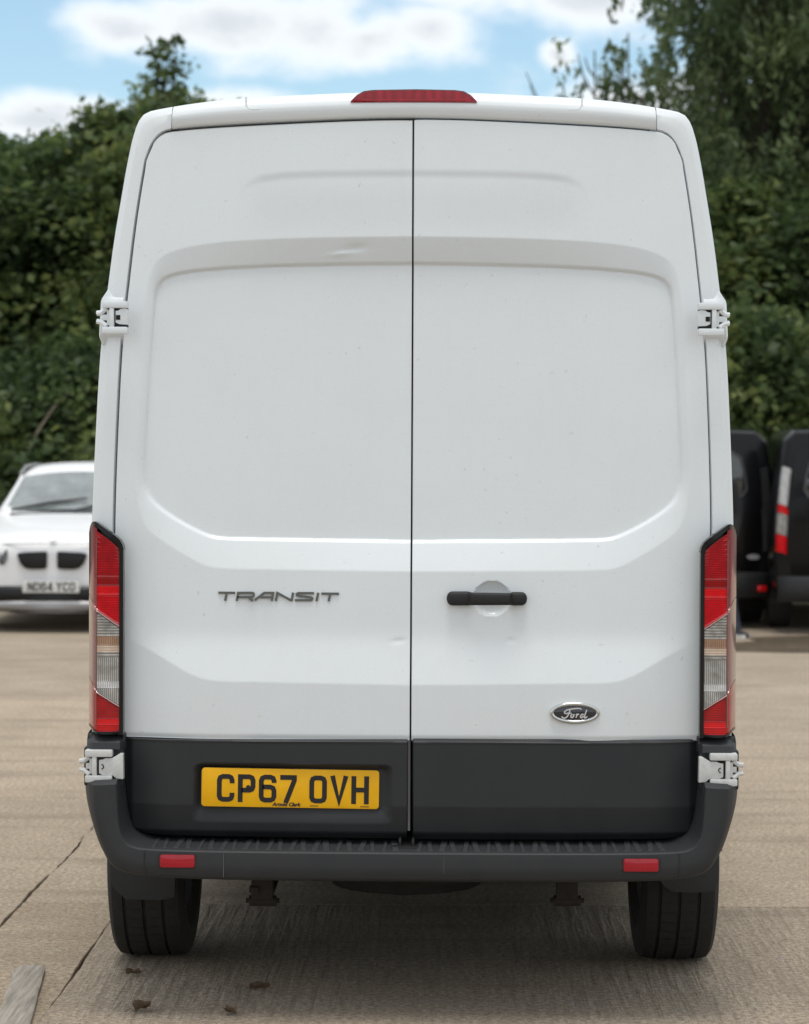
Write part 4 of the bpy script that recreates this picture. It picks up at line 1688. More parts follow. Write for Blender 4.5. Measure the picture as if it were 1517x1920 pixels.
# --- hinges
def hinge(side, cx, cz, lower):
    """plate centre (cx, cz) in photo px of the left side; built from real plates, mirrored for the right"""
    g = G()

    def bx(x0, x1, y0, y1, d0, d1, gg):
        a, b = S(x0, y0, -0.03), S(x1, y1, -0.03)
        xa, xb = sorted((side * abs(a[0]), side * abs(b[0])))
        za, zb_ = sorted((a[1], b[1]))
        gg.box((xa, d0, za), (xb, d1, zb_))
    dy = cz
    yo = -0.034 if lower else -0.008
    f, b = yo - 0.030, yo + 0.012
    L0 = 161 if lower else 190.5
    W_ = 51 if lower else 47
    H0 = 1409 if lower else 567
    # H shaped plate
    bx(L0, L0 + W_, H0, H0 + 13, f, b, g)
    bx(L0 + (0 if lower else -1), L0 + W_, H0 + 48, H0 + 61, f, b, g)
    bx(L0 + 13, L0 + 22, H0 + 12, H0 + 49, f + 0.002, b, g)
    hg = g.out('door_hinge', 'hinge_metal' if lower else 'white_paint', van, bevel=0.004, sharp=35)
    m = 'hinge_metal' if lower else 'white_paint'
    g = G()
    bx(L0 + 8, L0 + 13.5, H0 + 16, H0 + 45, f + 0.009, b, g)
    bx(L0 + 1, L0 + 9, H0 + 25, H0 + 36, f + 0.010, b, g)
    g.out('knuckle', m, hg, bevel=0.002, sharp=35)
    # dark box put in for the shadow in the gaps of the plate
    g = G()
    bx(L0 + 1, L0 + W_ - (2 if lower else 1), H0 + 8, H0 + 53, f + 0.018, b + 0.002, g)
    g.out('gap_shade', 'seal_rubber', hg, smooth=False)
    # leaf from the door, waisted, with the stop notch
    if lower:
        pl = [(187, 1431), (187, 1453), (194, 1456.5), (213, 1457), (220, 1463), (233, 1464), (232, 1416.5), (226, 1416), (218, 1421), (212, 1424.5), (200, 1424.5), (194, 1427), (187, 1428)]
    else:
        pl = [(215, 585), (215, 607), (222, 610), (237.5, 611), (237.5, 582), (233, 580), (225, 581), (220, 584.5)]
    pl = [S(a, b_, -0.03) for a, b_ in pl]
    pl = [(side * abs(a), c) for a, c in pl]
    G().prism(pl, f + 0.007, b - 0.004).out('hinge_leaf', m, hg, bevel=0.002, sharp=35)
    g = G()
    if lower:
        nx, nz_ = S(192, 1440.5, -0.03)
        pts = [(side * abs(nx) + 0.006 * math.cos(a) * -side * -1, f + 0.0065, nz_ + 0.0065 * math.sin(a)) for a in np.linspace(-math.pi / 2, math.pi / 2, 9)]
        pts = [(side * (abs(nx) - 0.006 * math.cos(a)), f + 0.0065, nz_ + 0.0065 * math.sin(a)) for a in np.linspace(-math.pi / 2, math.pi / 2, 9)]
        g.tube(pts, 0.0016, 5)
    else:
        bx(216, 224, 593, 602, f + 0.0055, f + 0.010, g)
    g.out('stop_notch', 'underside', hg, smooth=False)
    # two bolt lugs reaching round the corner
    for k, z0 in enumerate((H0 + 17, H0 + 43)):
        g = G()
        s2 = 1 if k == 0 else -1
        a = S(L0 + 8, z0 - 3 * s2, -0.03)
        b2 = S(L0 + 3, z0, -0.03)
        c = S(L0 - 3, z0 + 4.5 * s2, -0.03)
        d = S(L0 - 11, z0 + 5.5 * s2, -0.03)
        pts = [(side * abs(q[0]), f + 0.010 + 0.004 * i, q[1]) for i, q in enumerate((a, b2, c, d))]
        g.tube(pts, [0.0065, 0.0070, 0.0078, 0.0080], 8)
        g.out('hinge_lug', m, hg, sharp=40)
    return hg


for s in (-1, 1):
    hinge(s, 214, 598, False)
    hinge(s, 186, 1440, True)
    # housing of the upper hinge bulging from the pillar
    rows = []
    for py, xo, dy in [(545, 198, 0.014), (552, 193.5, 0.004), (562, 186.5, -0.006), (568, 184.5, -0.010), (600, 183, -0.010), (627, 181.5, -0.010), (634, 182, -0.004), (642, 185, 0.008), (648, 187, 0.018)]:
        row = []
        for px, yy in [(xo + 2, 0.14), (xo, 0.06), (xo + 1.5, 0.035), (xo + 5, 0.022 + dy * 0.5), (xo + 12, dy + 0.028), (xo + 22, dy + 0.030), (229, dy + 0.030), (231, 0.05)]:
            x, z = S(px, py)
            row.append((s * abs(x), float(Y0(z)) + yy, z))
        rows.append(row)
    vobj('hinge_housing', G().grid(rows), 'white_paint', sharp=35)

# --- bumper
YF = -0.115
Bm = smooth_curve(SL([(216, 1478), (218, 1500), (219.5, 1530), (223, 1566), (231, 1586), (246, 1596), (272, 1600), (420, 1601.5), (772, 1602)], YF), 60, 1)
Bi = smooth_curve(SL([(233, 1472), (235.5, 1500), (239, 1530), (248, 1558), (260, 1569), (282, 1575.5), (320, 1578), (420, 1579.5), (772, 1580.5)], 0.02), 60, 1)
Bo = smooth_curve(SL([(171, 1480), (172, 1510), (175, 1540), (185, 1577), (195, 1602), (205, 1624), (219, 1638), (268, 1648.5), (420, 1652), (772, 1652.5)], YF + 0.01), 60, 1)
Bs = smooth_curve(SL([(156, 1462), (159, 1500), (164, 1525), (172, 1553), (182, 1584), (195, 1610), (212, 1634), (266, 1649), (420, 1653), (772, 1653.5)], 0.0), 60, 1)


def yplan(x):
    return 0.035 * (abs(x) / 0.95) ** 4


def bring2(P, dy, k=1.0):
    return [(x, dy + yplan(x) * k, z) for x, z in P]


def mixp(a, b, t):
    return a * (1 - t) + b * t


zst = 0.499
inner = []
for (x, z), (xb, zb_) in zip(Bi, Bm):
    inner.append((x, 0.0, z))
# step floor: where the lower run is, the inner edge lies further back at step height
rowsL = []
ri = [(x, 0.030 + 0.06 * sstep(-0.80, -0.72, x), min(z, 9)) for x, z in Bi]
rows = [[(x, 0.11, z) for x, z in Bi], ri, bring2(mixp(Bi, Bm, 0.5), -0.03, 1), bring2(mixp(Bi, Bm, 0.90), YF + 0.012), bring2(Bm, YF + 0.002), bring2(mixp(Bm, Bo, 0.05), YF - 0.002),
        bring2(mixp(Bm, Bo, 0.5), YF - 0.005), bring2(mixp(Bm, Bo, 0.92), YF - 0.002), bring2(Bo, YF + 0.003), bring2(mixp(Bo, Bs, 0.35), YF + 0.018),
        bring2(Bs, -0.02), [(x * 1.012, 0.2, z + 0.004) for x, z in Bs], [(x * 1.02, 0.5, z + 0.05 * (1 if z < 0.5 else 0.3)) for x, z in Bs]]
fullrows = []
for r_ in rows:
    l = list(r_)
    fullrows.append(l + [(-x, y, z) for x, y, z in l[:-1][::-1]])
g = G().grid(fullrows)
# caps on top of the posts
for s in (-1, 1):
    top = [r[0] for r in rows]
    cap = [[(s * abs(x), y, z) for x, y, z in top], [(s * abs(x), y + 0.02, z + 0.012) for x, y, z in top], [(s * min(abs(x), 0.9), 0.10, z + 0.014) for x, y, z in top]]
    g.grid(cap)
bumper = vobj('rear_bumper', g, 'grey_plastic', sharp=40)
# upper block above the hinge
for s in (-1, 1):
    rows2 = []
    for py, iny, dy in [(1381, 10, 0.03), (1384, 6, 0.0), (1394, 1.5, -0.036), (1396, 0.8, -0.040), (1408, 0, -0.044), (1409, 0, -0.02), (1410, 0, 0.03)]:
        row = []
        for px, yy in [(232.5, 0.03), (231, -0.01), (226 - iny * .6, dy), (174 + iny, dy), (167 + iny * .7, dy + 0.012), (159 + iny * .25, 0.01), (156.5 + iny * .2, 0.08), (157.5, 0.3)]:
            x, z = S(px, py, -0.02)
            row.append((s * abs(x), yy, z))
        rows2.append(row)
    G().grid(rows2).out('bumper_cap', 'grey_plastic', bumper, sharp=35)
    # dark pocket behind the hinge
    a, b = S(158, 1474, 0.0), S(232, 1404, 0.0)
    x0, x1 = sorted((s * abs(a[0]), s * abs(b[0])))
    G().box((x0, -0.022, a[1] - 0.005), (x1, 0.30, b[1])).out('hinge_pocket', 'trim_plastic', bumper, bevel=0.006)
    # reflector
    rx, rz_ = S(333.5, 1620.5, YF)
    if s > 0:
        rx, rz_ = -S(772 - (1206.5 - 772), 1622.5, YF)[0], S(772, 1622.5, YF)[1]
    yr_ = YF - 0.005 + yplan(rx)
    G().prism(rrect(rx, rz_, 0.110, 0.045, 0.010), yr_ - 0.002, yr_ + 0.01).out('reflector_frame', 'black_plastic', bumper, bevel=0.001, sharp=30)
    G().prism(rrect(rx, rz_, 0.101, 0.037, 0.007), yr_ - 0.006, yr_ + 0.01).out('reflector', 'reflector_red', bumper, bevel=0.002, sharp=30)
    # seams in the bumper face
    sx = S(270.5 if s < 0 else 772 - (1279 - 772), 1620, YF)[0]
    z_t, z_b = S(270, 1602, YF)[1], S(270, 1648, YF)[1]
    G().box((s * abs(sx) - 0.0012, YF - 0.0058 + yplan(sx), z_b), (s * abs(sx) + 0.0012, YF + 0.01, z_t)).out('bumper_seam', 'black_plastic', bumper, smooth=False)

# anti-slip ribs on the step
zs_t = S(772, 1602, YF)[1]
x = -0.765
first = None
rk = np.random.default_rng(3)
k = 0


def step_z(y):
    za, zb_ = float(Bi[-1][1]), float(Bm[-1][1])
    return za + (zb_ - za) * (0.02 - y + 0.0) / (0.02 - YF) * 0.0


for xi in np.arange(-0.745, 0.746, 0.0335):
    if abs(xi) < 0.015:
        continue
    # chevron rib: two short bars meeting at an angle, lying on the sloping tread
    dx = 0.010 if k % 2 else -0.006
    t0, t1 = 0.16, 0.86
    pa = mixp(Bi[-1], Bm[-1], t0)
    ya, yb_ = 0.05 + (-0.07 - 0.05) * t0 * 1.1, YF + 0.022
    za = float(np.interp(ya, [YF + 0.012, -0.03, 0.09], [float(mixp(Bi, Bm, .9)[-1][1]), float(mixp(Bi, Bm, .5)[-1][1]), float(Bi[-1][1])]))
    zb_ = float(np.interp(yb_, [YF + 0.012, -0.03, 0.09], [float(mixp(Bi, Bm, .9)[-1][1]), float(mixp(Bi, Bm, .5)[-1][1]), float(Bi[-1][1])]))
    if first is None:
        w = 0.0095
        v = [(-w, yb_, zb_ - 0.004), (w, yb_, zb_ - 0.004), (w + dx, ya, za - 0.004), (-w + dx, ya, za - 0.004)]
        v += [(-w * .7, yb_ + 0.004, zb_ + 0.0035), (w * .7, yb_ + 0.004, zb_ + 0.0035), (w * .7 + dx, ya, za + 0.005), (-w * .7 + dx, ya, za + 0.005)]
        f = [(4, 5, 6, 7), (0, 1, 5, 4), (1, 2, 6, 5), (2, 3, 7, 6), (3, 0, 4, 7)]
        first = obj('grip_rib', v, f, 'worn_plastic', bumper, smooth=False)
        o = first
    else:
        o = first.copy()
        col.objects.link(o)
        o.parent = bumper
    zoff = float(np.interp(abs(xi), [0, .55, .75], [0, 0.0005, 0.003]))
    o.location = (xi, yplan(xi), zoff)
    o.scale = ((1 if k % 2 else -1) * rk.uniform(0.6, 1.3), 1, 1)
    k += 1
for px, py0, py1, w in [(421, 1606, 1650, 0.0012), (836, 1612, 1640, 0.0009)]:
    xa, za = S(px, py0, YF)
    xb, zb_ = S(px, py1, YF)
    x_ = xa if px < 772 else -S(772 - (px - 772), py0, YF)[0]
    G().box((x_ - w, YF - 0.0060 + yplan(x_), zb_), (x_ + w, YF, za)).out('scuff_mark', 'scuff', bumper, smooth=False)
# lock striker on the step, in the middle
g = G().box((-0.034, -0.05, zs_t + 0.006), (-0.026, 0.05, zs_t + 0.030)).box((0.004, -0.05, zs_t + 0.006), (0.012, 0.05, zs_t + 0.028)).box((-0.055, -0.06, zs_t + 0.002), (0.025, 0.06, zs_t + 0.009))
vobj('striker', g, 'black_plastic', bevel=0.002)

# --- underbody
g = G().box((-0.70, 0.12, 0.455), (0.70, 5.2, 0.50)).box((-0.98, 1.45, 0.40), (0.98, 4.2, 0.47)).box((-0.55, 0.02, 0.47), (0.55, 0.2, 0.5))
g.box((-0.96, 1.42, 0.27), (-0.20, 3.9, 0.42)).box((0.10, 1.42, 0.18), (0.94, 3.6, 0.42)).box((-0.30, 1.42, 0.19), (0.08, 4.2, 0.38))  # unseen boxes, added and lowered to darken the ground between the wheels
g.tube([(0.25, 4.0, .30), (0.22, 1.6, .29), (0.40, 1.3, .42), (0.62, 1.25, .40)], 0.035, 8)
g.box((-0.50, 0.10, 0.40), (-0.42, 5.0, 0.47)).box((0.42, 0.10, 0.40), (0.50, 5.0, 0.47))
vobj('underfloor', g, 'underside', smooth=False)
g = G().tube([(-0.72, 0.86, 0.345), (0.72, 0.86, 0.345)], 0.045, 12)
g.tube([(-0.10, 0.86, 0.345), (0.10, 0.86, 0.345)], 0.12, 12)
vobj('rear_axle', g, 'underside')
# spare wheel slung under the floor
g = G()
prof = [(0.0, 0.20), (0.015, 0.30), (0.05, 0.345), (0.10, 0.355), (0.16, 0.350), (0.19, 0.30), (0.2, 0.2)]
rows = []
for h_, rad in prof:
    rows.append([(rad * math.cos(2 * math.pi * k / 48), 0.62 + rad * math.sin(2 * math.pi * k / 48), 0.315 + h_ * 0.7) for k in range(48)])
g.grid(rows, close=True)
sw = vobj('spare_wheel', g, 'tyre_rubber')
rows = [[(rad * math.cos(2 * math.pi * k / 24) - 0.02, 0.62 + rad * math.sin(2 * math.pi * k / 24), z) for k in range(24)] for rad, z in [(0.26, 0.33), (0.24, 0.285), (0.10, 0.262), (0.06, 0.25), (0.0, 0.25)]]
G().grid(rows, close=True).out('spare_rim', 'underside', sw)
# spring hangers
for px0, px1, side in [(464, 523, -1), (1036, 1092, 1)]:
    yy = 0.16
    a, b = at(px0, 1652, yy), at(px1, 1699, yy)
    xm = (a.x + b.x) / 2
    g = G()
    g.box((xm - 0.034, yy - 0.02, b.z + 0.024), (xm + 0.030, yy + 0.03, 0.48))
    g.tube([(xm - 0.042, yy, b.z + 0.016), (xm + 0.040, yy, b.z + 0.016)], 0.017, 10)
    g.tube([(xm - 0.052, yy, b.z + 0.017), (xm + 0.050, yy, b.z + 0.017)], 0.008, 8)
    g.box((xm - 0.018, yy + 0.02, b.z + 0.008), (xm + 0.022, yy + 0.75, b.z + 0.022))
    if side < 0:
        g.box((xm - 0.040, yy - 0.03, b.z + 0.045), (xm - 0.012, yy + 0.01, b.z + 0.062))
    vobj('spring_hanger', g, 'rusty_steel', bevel=0.004)


# --- wheels
def wheel(parent, cx, cy, r, w, name='wheel', n=72, sipes=True):
    g = G()
    h = w / 2
    # tread with circumferential grooves
    gr = [-0.27, -0.02, 0.23] if sipes else []
    prof = [(-h * 0.80, r * 0.64), (-h * 0.98, r * 0.74), (-h, r * 0.86), (-h * 0.96, r * 0.935), (-h * 0.86, r * 0.980)]
    xs_ = []
    for q in gr:
        c = q * w
        xs_ += [(c - 0.0055, r * 0.9985), (c - 0.004, r - 0.009), (c + 0.004, r - 0.009), (c + 0.0055, r * 0.9985)]
    tread = [(-h * 0.70, r * 0.994)] + xs_ + [(h * 0.70, r * 0.994)]
    prof += tread + [(h * 0.86, r * 0.980), (h * 0.96, r * 0.935), (h, r * 0.86), (h * 0.98, r * 0.74), (h * 0.80, r * 0.64)]
    wh = G().lathe_x([(-h * .5, r * 0.62), (-h * .55, r * 0.5), (-h * .2, r * .35), (-h * .1, r * .1), (-h * .1, 0.001)], 0, 0, 0, 36)
    wh.lathe_x([(h * .5, r * 0.62), (h * .55, r * 0.5), (h * .2, r * .35), (h * .1, r * .1), (h * .1, 0.001)], 0, 0, 0, 36)
    wh.lathe_x([(-h * .82, r * .65), (-h * .5, r * .6), (h * .5, r * .6), (h * .82, r * .65)], 0, 0, 0, 36)
    o = wh.out(name, 'rim_steel', parent, sharp=35)
    o.location = (cx, cy, r)
    t = g.lathe_x(prof, 0, 0, 0, n)
    t.out('tyre', 'tyre_rubber', o, sharp=28)
    if sipes:
        g = G()
        for k in range(58):
            a = 2 * math.pi * k / 58
            ca, sa = math.cos(a), math.sin(a)
            for (u0, u1, tw) in [(-h * .80, -0.33 * w, 0.02), (0.30 * w, h * .80, -0.02), (-0.23 * w, -0.06 * w, 0.015), (0.04 * w, 0.18 * w, -0.015)]:
                rr_ = r + 0.0010
                da = 0.0085
                v = []
                for u, aa in ((u0, a), (u1, a + tw), (u1, a + tw + da), (u0, a + da)):
                    rad = rr_ - (0.016 * r if abs(u) > h * .75 else 0.0006)
                    v.append((u, rad * math.cos(aa), rad * math.sin(aa)))
                g.add(v, [(0, 1, 2, 3)])
        s_ = g.out('tread_sipes', 'plate_ink', o, smooth=False)
        s_['kind'] = 'stuff'
    return o


for cy in (0.86, 4.61):
    for s in (-1, 1):
        wheel(van, s * 0.845, cy, 0.356, 0.245 if cy < 2 else 0.235)
# arch liners and mud flaps
for s in (-1, 1):
    for c, rad in WH:
        g = G()
        rows = [[(s * 0.985, c + (rad - 0.01) * math.cos(a), 0.30 + (rad - .01) * math.sin(a)) for a in np.linspace(0.0, math.pi - .55, 20)],
                [(s * 0.60, c + (rad - 0.01) * math.cos(a), 0.30 + (rad - .01) * math.sin(a)) for a in np.linspace(0.0, math.pi - .55, 20)],
                [(s * 0.60, c + 0.05 * math.cos(a), 0.32 + 0.05 * math.sin(a)) for a in np.linspace(0.0, math.pi - .55, 20)]]
        vobj('wheel_arch_liner', g.grid(rows), 'underside')
    yy = 0.42
    if s < 0:
        pl = [(206, 1600), (206, 1640), (212, 1662), (222, 1672), (236, 1686), (300, 1688), (328, 1682), (330, 1600)]
    else:
        pl = [(1348, 1600), (1348, 1648), (1343, 1664), (1336, 1672), (1300, 1674), (1262, 1672), (1245, 1662), (1234, 1646), (1232, 1600)]
    pl = [at(a, b, yy) for a, b in pl]
    g = G().prism([(p.x, p.z) for p in pl], yy - 0.006, yy + 0.006)
    vobj('mud_flap', g, 'trim_plastic', bevel=0.003)

# --- what lies further along the van, seen only from the side
for s in (-1, 1):
    def side_pt(y, z):
        # half width of the body there
        ii = np.argsort(edF[:MID + 1, 1])
        xx = abs(float(np.interp(z, edF[:MID + 1][:, 1], edF[:MID + 1][:, 0])))
        return (s * (xx * wscale(y) + 0.004), y, z)
    rows = [[side_pt(y, z) for y in np.linspace(1.5, 4.15, 12)] for z in (0.56, 0.60, 0.76, 0.80)]
    rows[1] = [(x + s * 0.014, y, z) for x, y, z in rows[1]]
    rows[2] = [(x + s * 0.014, y, z) for x, y, z in rows[2]]
    vobj('side_moulding', G().grid(rows), 'trim_plastic', sharp=30)
    ws = [[side_pt(3.92 + 0.40 * t, 1.42 + (2.05 - 1.42) * u) for t in np.linspace(-0.9, 1 - u * 0.75, 8)] for u in np.linspace(0, 1, 5)]
    vobj('cab_window', G().grid(ws), 'glass_dark')
    g = G().box((s * 1.04, 4.35, 1.40), (s * 1.24, 4.47, 1.74)).tube([(s * 0.98, 4.42, 1.42), (s * 1.08, 4.42, 1.44)], 0.025, 8)
    vobj('door_mirror', g, 'black_plastic', bevel=0.02, seg=3)
wsr = []
for y in np.linspace(4.0, 4.72, 8):
    r_ = bring(y, 0.006)
    wsr.append([(p[0] * 0.97, p[1] - 0.0, p[2] + 0.006) for p in r_[MID - 22:MID + 23]])
vobj('windscreen', G().grid(wsr), 'glass_dark')

# ================================================================== OTHER VEHICLES
def loft(name, stations, m, parent, sub=2, crease=None):
    """stations: list of (y, [(x, z) half profile from sill to roof centre])"""
    rows = []
    for y, pr in stations:
        l = [(-x, y, z) for x, z in pr]
        rows.append(l + [(x, y, z) for x, z in pr[:-1][::-1]])
    g = G().grid(rows)
    n = len(rows[0])
    g.f.append(tuple(range(n)))
    g.f.append(tuple(range(len(g.v) - n, len(g.v))))
    o = g.out(name, m, parent, sharp=180)
    if sub:
        md = o.modifiers.new('smooth', 'SUBSURF')
        md.levels = md.render_levels = sub
    return o


# --- white car
p = at(100, 1110, 15.0)
gx = CAM.x + (97 - 830) / 4500 * 22.0
car = empty('parked_car', (gx, 15.0, 0), R(0.5))
tag(car, 'white compact estate car with twin black grilles parked nose towards the camera', 'car')
st = [(-0.03, [(.46, .24), (.58, .33), (.64, .50), (.64, .67), (.61, .765), (.40, .80), (0, .805)]),
      (.07, [(.70, .22), (.77, .32), (.80, .50), (.78, .69), (.74, .815), (.50, .845), (0, .855)]),
      (.28, [(.82, .19), (.87, .34), (.89, .54), (.87, .76), (.80, .865), (.56, .90), (0, .91)]),
      (.70, [(.87, .19), (.90, .40), (.905, .60), (.88, .82), (.82, .935), (.60, .97), (0, .98)]),
      (1.25, [(.87, .19), (.90, .40), (.905, .64), (.885, .90), (.82, 1.015), (.60, 1.04), (0, 1.05)]),
      (1.42, [(.87, .19), (.90, .40), (.905, .65), (.885, .92), (.78, 1.05), (.48, 1.08), (0, 1.09)]),
      (2.10, [(.87, .19), (.90, .40), (.905, .68), (.885, .98), (.68, 1.44), (.47, 1.495), (0, 1.52)]),
      (2.40, [(.87, .19), (.90, .40), (.905, .68), (.885, .98), (.68, 1.505), (.48, 1.55), (0, 1.575)]),
      (3.2, [(.87, .19), (.90, .40), (.905, .70), (.88, 1.0), (.68, 1.52), (.48, 1.56), (0, 1.58)]),
      (3.95, [(.87, .20), (.90, .42), (.90, .70), (.86, 1.0), (.66, 1.46), (.46, 1.51), (0, 1.53)]),
      (4.32, [(.80, .26), (.85, .45), (.85, .70), (.82, .98), (.62, 1.16), (.40, 1.20), (0, 1.21)]),
      (4.45, [(.62, .30), (.72, .45), (.73, .70), (.68, .90), (.52, 1.02), (.30, 1.05), (0, 1.06)])]
loft('body', st, 'car_white', car)


def cbox(name, x0, x1, y0, y1, z0, z1, m, bev=0.01, par=None):
    return G().box((x0, y0, z0), (x1, y1, z1)).out(name, m, par or car, bevel=bev)


# twin grilles: rounded shields of vertical bars
for s in (-1, 1):
    pl = [(0.045, .70), (.06, .715), (.27, .705), (.315, .695), (.32, .675), (.29, .60), (.25, .562), (.20, .550), (.07, .553), (.048, .57)]
    pl = [(s * (a), b) for a, b in pl]
    pl = [(a, b + .036) for a, b in pl]
    gr = G().prism(pl, -0.056, 0.10).out('grille', 'lamp_bezel', car, bevel=0.006)
    for k in range(8):
        xx = s * (0.075 + 0.028 * k)
        G().box((xx - .004, -0.062, .611 + max(0, k - 5) * .02), (xx + .004, -0.05, .731)).out('grille_bar', 'black_plastic', gr, smooth=False)
    # headlamp
    hl = [[(s * x, y, z) for x, y, z in r_] for r_ in
          [[(.42, .045, .735), (.58, .10, .755), (.72, .19, .785), (.82, .33, .80)], [(.41, .02, .69), (.58, .075, .70), (.73, .17, .72), (.835, .31, .745)],
           [(.42, .008, .635), (.58, .065, .63), (.73, .155, .65), (.845, .31, .68)], [(.45, .02, .59), (.58, .07, .585), (.72, .16, .60), (.83, .30, .64)]]]
    hl = [[(x, y - 0.045, z + .035) for x, y, z in r_] for r_ in hl]
    h_ = G().grid(hl).out('headlamp', 'glass_dark', car)
    for cx_ in (.53, .68):
        rows = [[(s * cx_ + rad * math.cos(a), y + (cx_ - .45) * .38, .70 + rad * math.sin(a)) for a in np.linspace(0, 2 * math.pi, 20)] for rad, y in ((.058, -0.045), (.052, -0.055), (.03, -0.03), (.001, -0.03))]
        G().grid(rows).out('lamp_ring', 'chrome', h_)
    # wheels
    for cy in (.86, 3.62):
        wheel(car, s * .80, cy, .345, .225, n=40, sipes=False)
    # mirror
    G().tube([(s * .86, 1.62, 1.0), (s * .96, 1.60, 1.02), (s * 1.04, 1.60, 1.05), (s * 1.06, 1.60, 1.05)], [.03, .085, .08, .04], 10).out('door_mirror', 'car_white', car)
    # side glass
    q = [[(s * .885, 1.75, .98), (s * .885, 2.6, .99), (s * .88, 3.3, 1.0), (s * .872, 3.9, 1.02)], [(s * .72, 2.10, 1.28), (s * .745, 2.6, 1.26), (s * .74, 3.3, 1.26), (s * .735, 3.85, 1.26)], [(s * .64, 2.3, 1.42), (s * .645, 2.6, 1.43), (s * .645, 3.3, 1.43), (s * .66, 3.75, 1.40)]]
    G().grid(q).out('side_window', 'glass_dark', car)
    # roof rail
    G().tube([(s * .65, 2.12, 1.44), (s * .64, 2.4, 1.52), (s * .64, 3.0, 1.54), (s * .64, 3.7, 1.52), (s * .65, 3.95, 1.46)], .018, 8).out('roof_rail', 'silver_trim', car)
    # wheel arch edge
    G().tube([(s * .895, .86 + .40 * math.cos(a), .33 + .40 * math.sin(a)) for a in np.linspace(0, math.pi, 14)], .022, 6).out('arch_trim', 'grey_plastic', car)
# lower intake, skid plate
loft('lower_intake', [(-0.075, [(.42, .29), (.58, .31), (.62, .35), (.58, .425), (.30, .43), (0, .43)]), (0.02, [(.70, .24), (.79, .29), (.82, .36), (.76, .435), (.34, .44), (0, .44)]),
                      (.16, [(.80, .22), (.875, .28), (.895, .36), (.82, .42), (.40, .43), (0, .43)])], 'lamp_bezel', car, 1)
loft('skid_plate', [(-0.095, [(.30, .225), (.52, .23), (.56, .255), (.50, .300), (.30, .303), (0, .303)]), (0.0, [(.40, .20), (.68, .21), (.76, .25), (.64, .295), (.34, .300), (0, .300)]),
                    (.2, [(.50, .165), (.78, .17), (.82, .2), (.72, .22), (.36, .23), (0, .23)])], 'silver_trim', car, 1)
# windscreen
rows = []
for k in range(9):
    t = k / 8
    hwid = .715 + (.610 - .715) * t
    y0 = 1.40 + (2.02 - 1.40) * t
    z0 = 1.085 + (1.445 - 1.085) * t
    rows.append([(x * hwid, y0 + (.17 - .10 * t) * x * x - 0.095, z0 + 0.026 - (.035 + .02 * t) * x * x) for x in np.linspace(-1, 1, 17)])
wsn = G().grid(rows).out('windscreen', 'windscreen_glass', car)
for s in (-1, 1):
    e = [r_[0 if s < 0 else -1] for r_ in rows]
    G().tube([(x, y - .002, z) for x, y, z in e], .022, 6).out('screen_pillar', 'car_white', car)
for x0, x1 in ((-.62, .12), (.0, .66)):
    a = Vector((x0, 1.315 + .10 * x0 * x0 / .5, 1.10))
    b = Vector((x1, 1.43 + .10 * x1 * x1, 1.215))
    G().tube([a, a.lerp(b, .5) + Vector((0, -.03, .01)), b], [.012, .016, .009], 6).out('wiper', 'black_plastic', car)
# scuttle
cbox('scuttle', -.62, .62, 1.30, 1.40, 1.04, 1.068, 'black_plastic', .01)
G().tube([(x, -.036 + .36 * abs(x) ** 2.2, .822 - .05 * x * x) for x in np.linspace(-.74, .74, 25)], .006, 6).out('bonnet_seam', 'silver_trim', car)
# badge on the bonnet
rows = [[(rad * math.cos(a), 0.01 + rad * math.sin(a) * .6, .872 + rad * math.sin(a) * .55) for a in np.linspace(0, 2 * math.pi, 24)] for rad in (.034, .029, .001)]
rows[0] = [(x, y + .006, z - .012) for x, y, z in rows[0]]
G().grid(rows).out('bonnet_badge', 'script_silver', car)
fp = G().prism(rrect(0, 0, .52, .111, .01), -.004, .006).out('number_plate', 'plate_white', car, bevel=.001)
fp.location = (0.0, -0.105, .430)
plate_chars('ND64 YCO', fp, 'plate_ink', .00104, -.213, -.041, -.0055, adv=58, space=20)


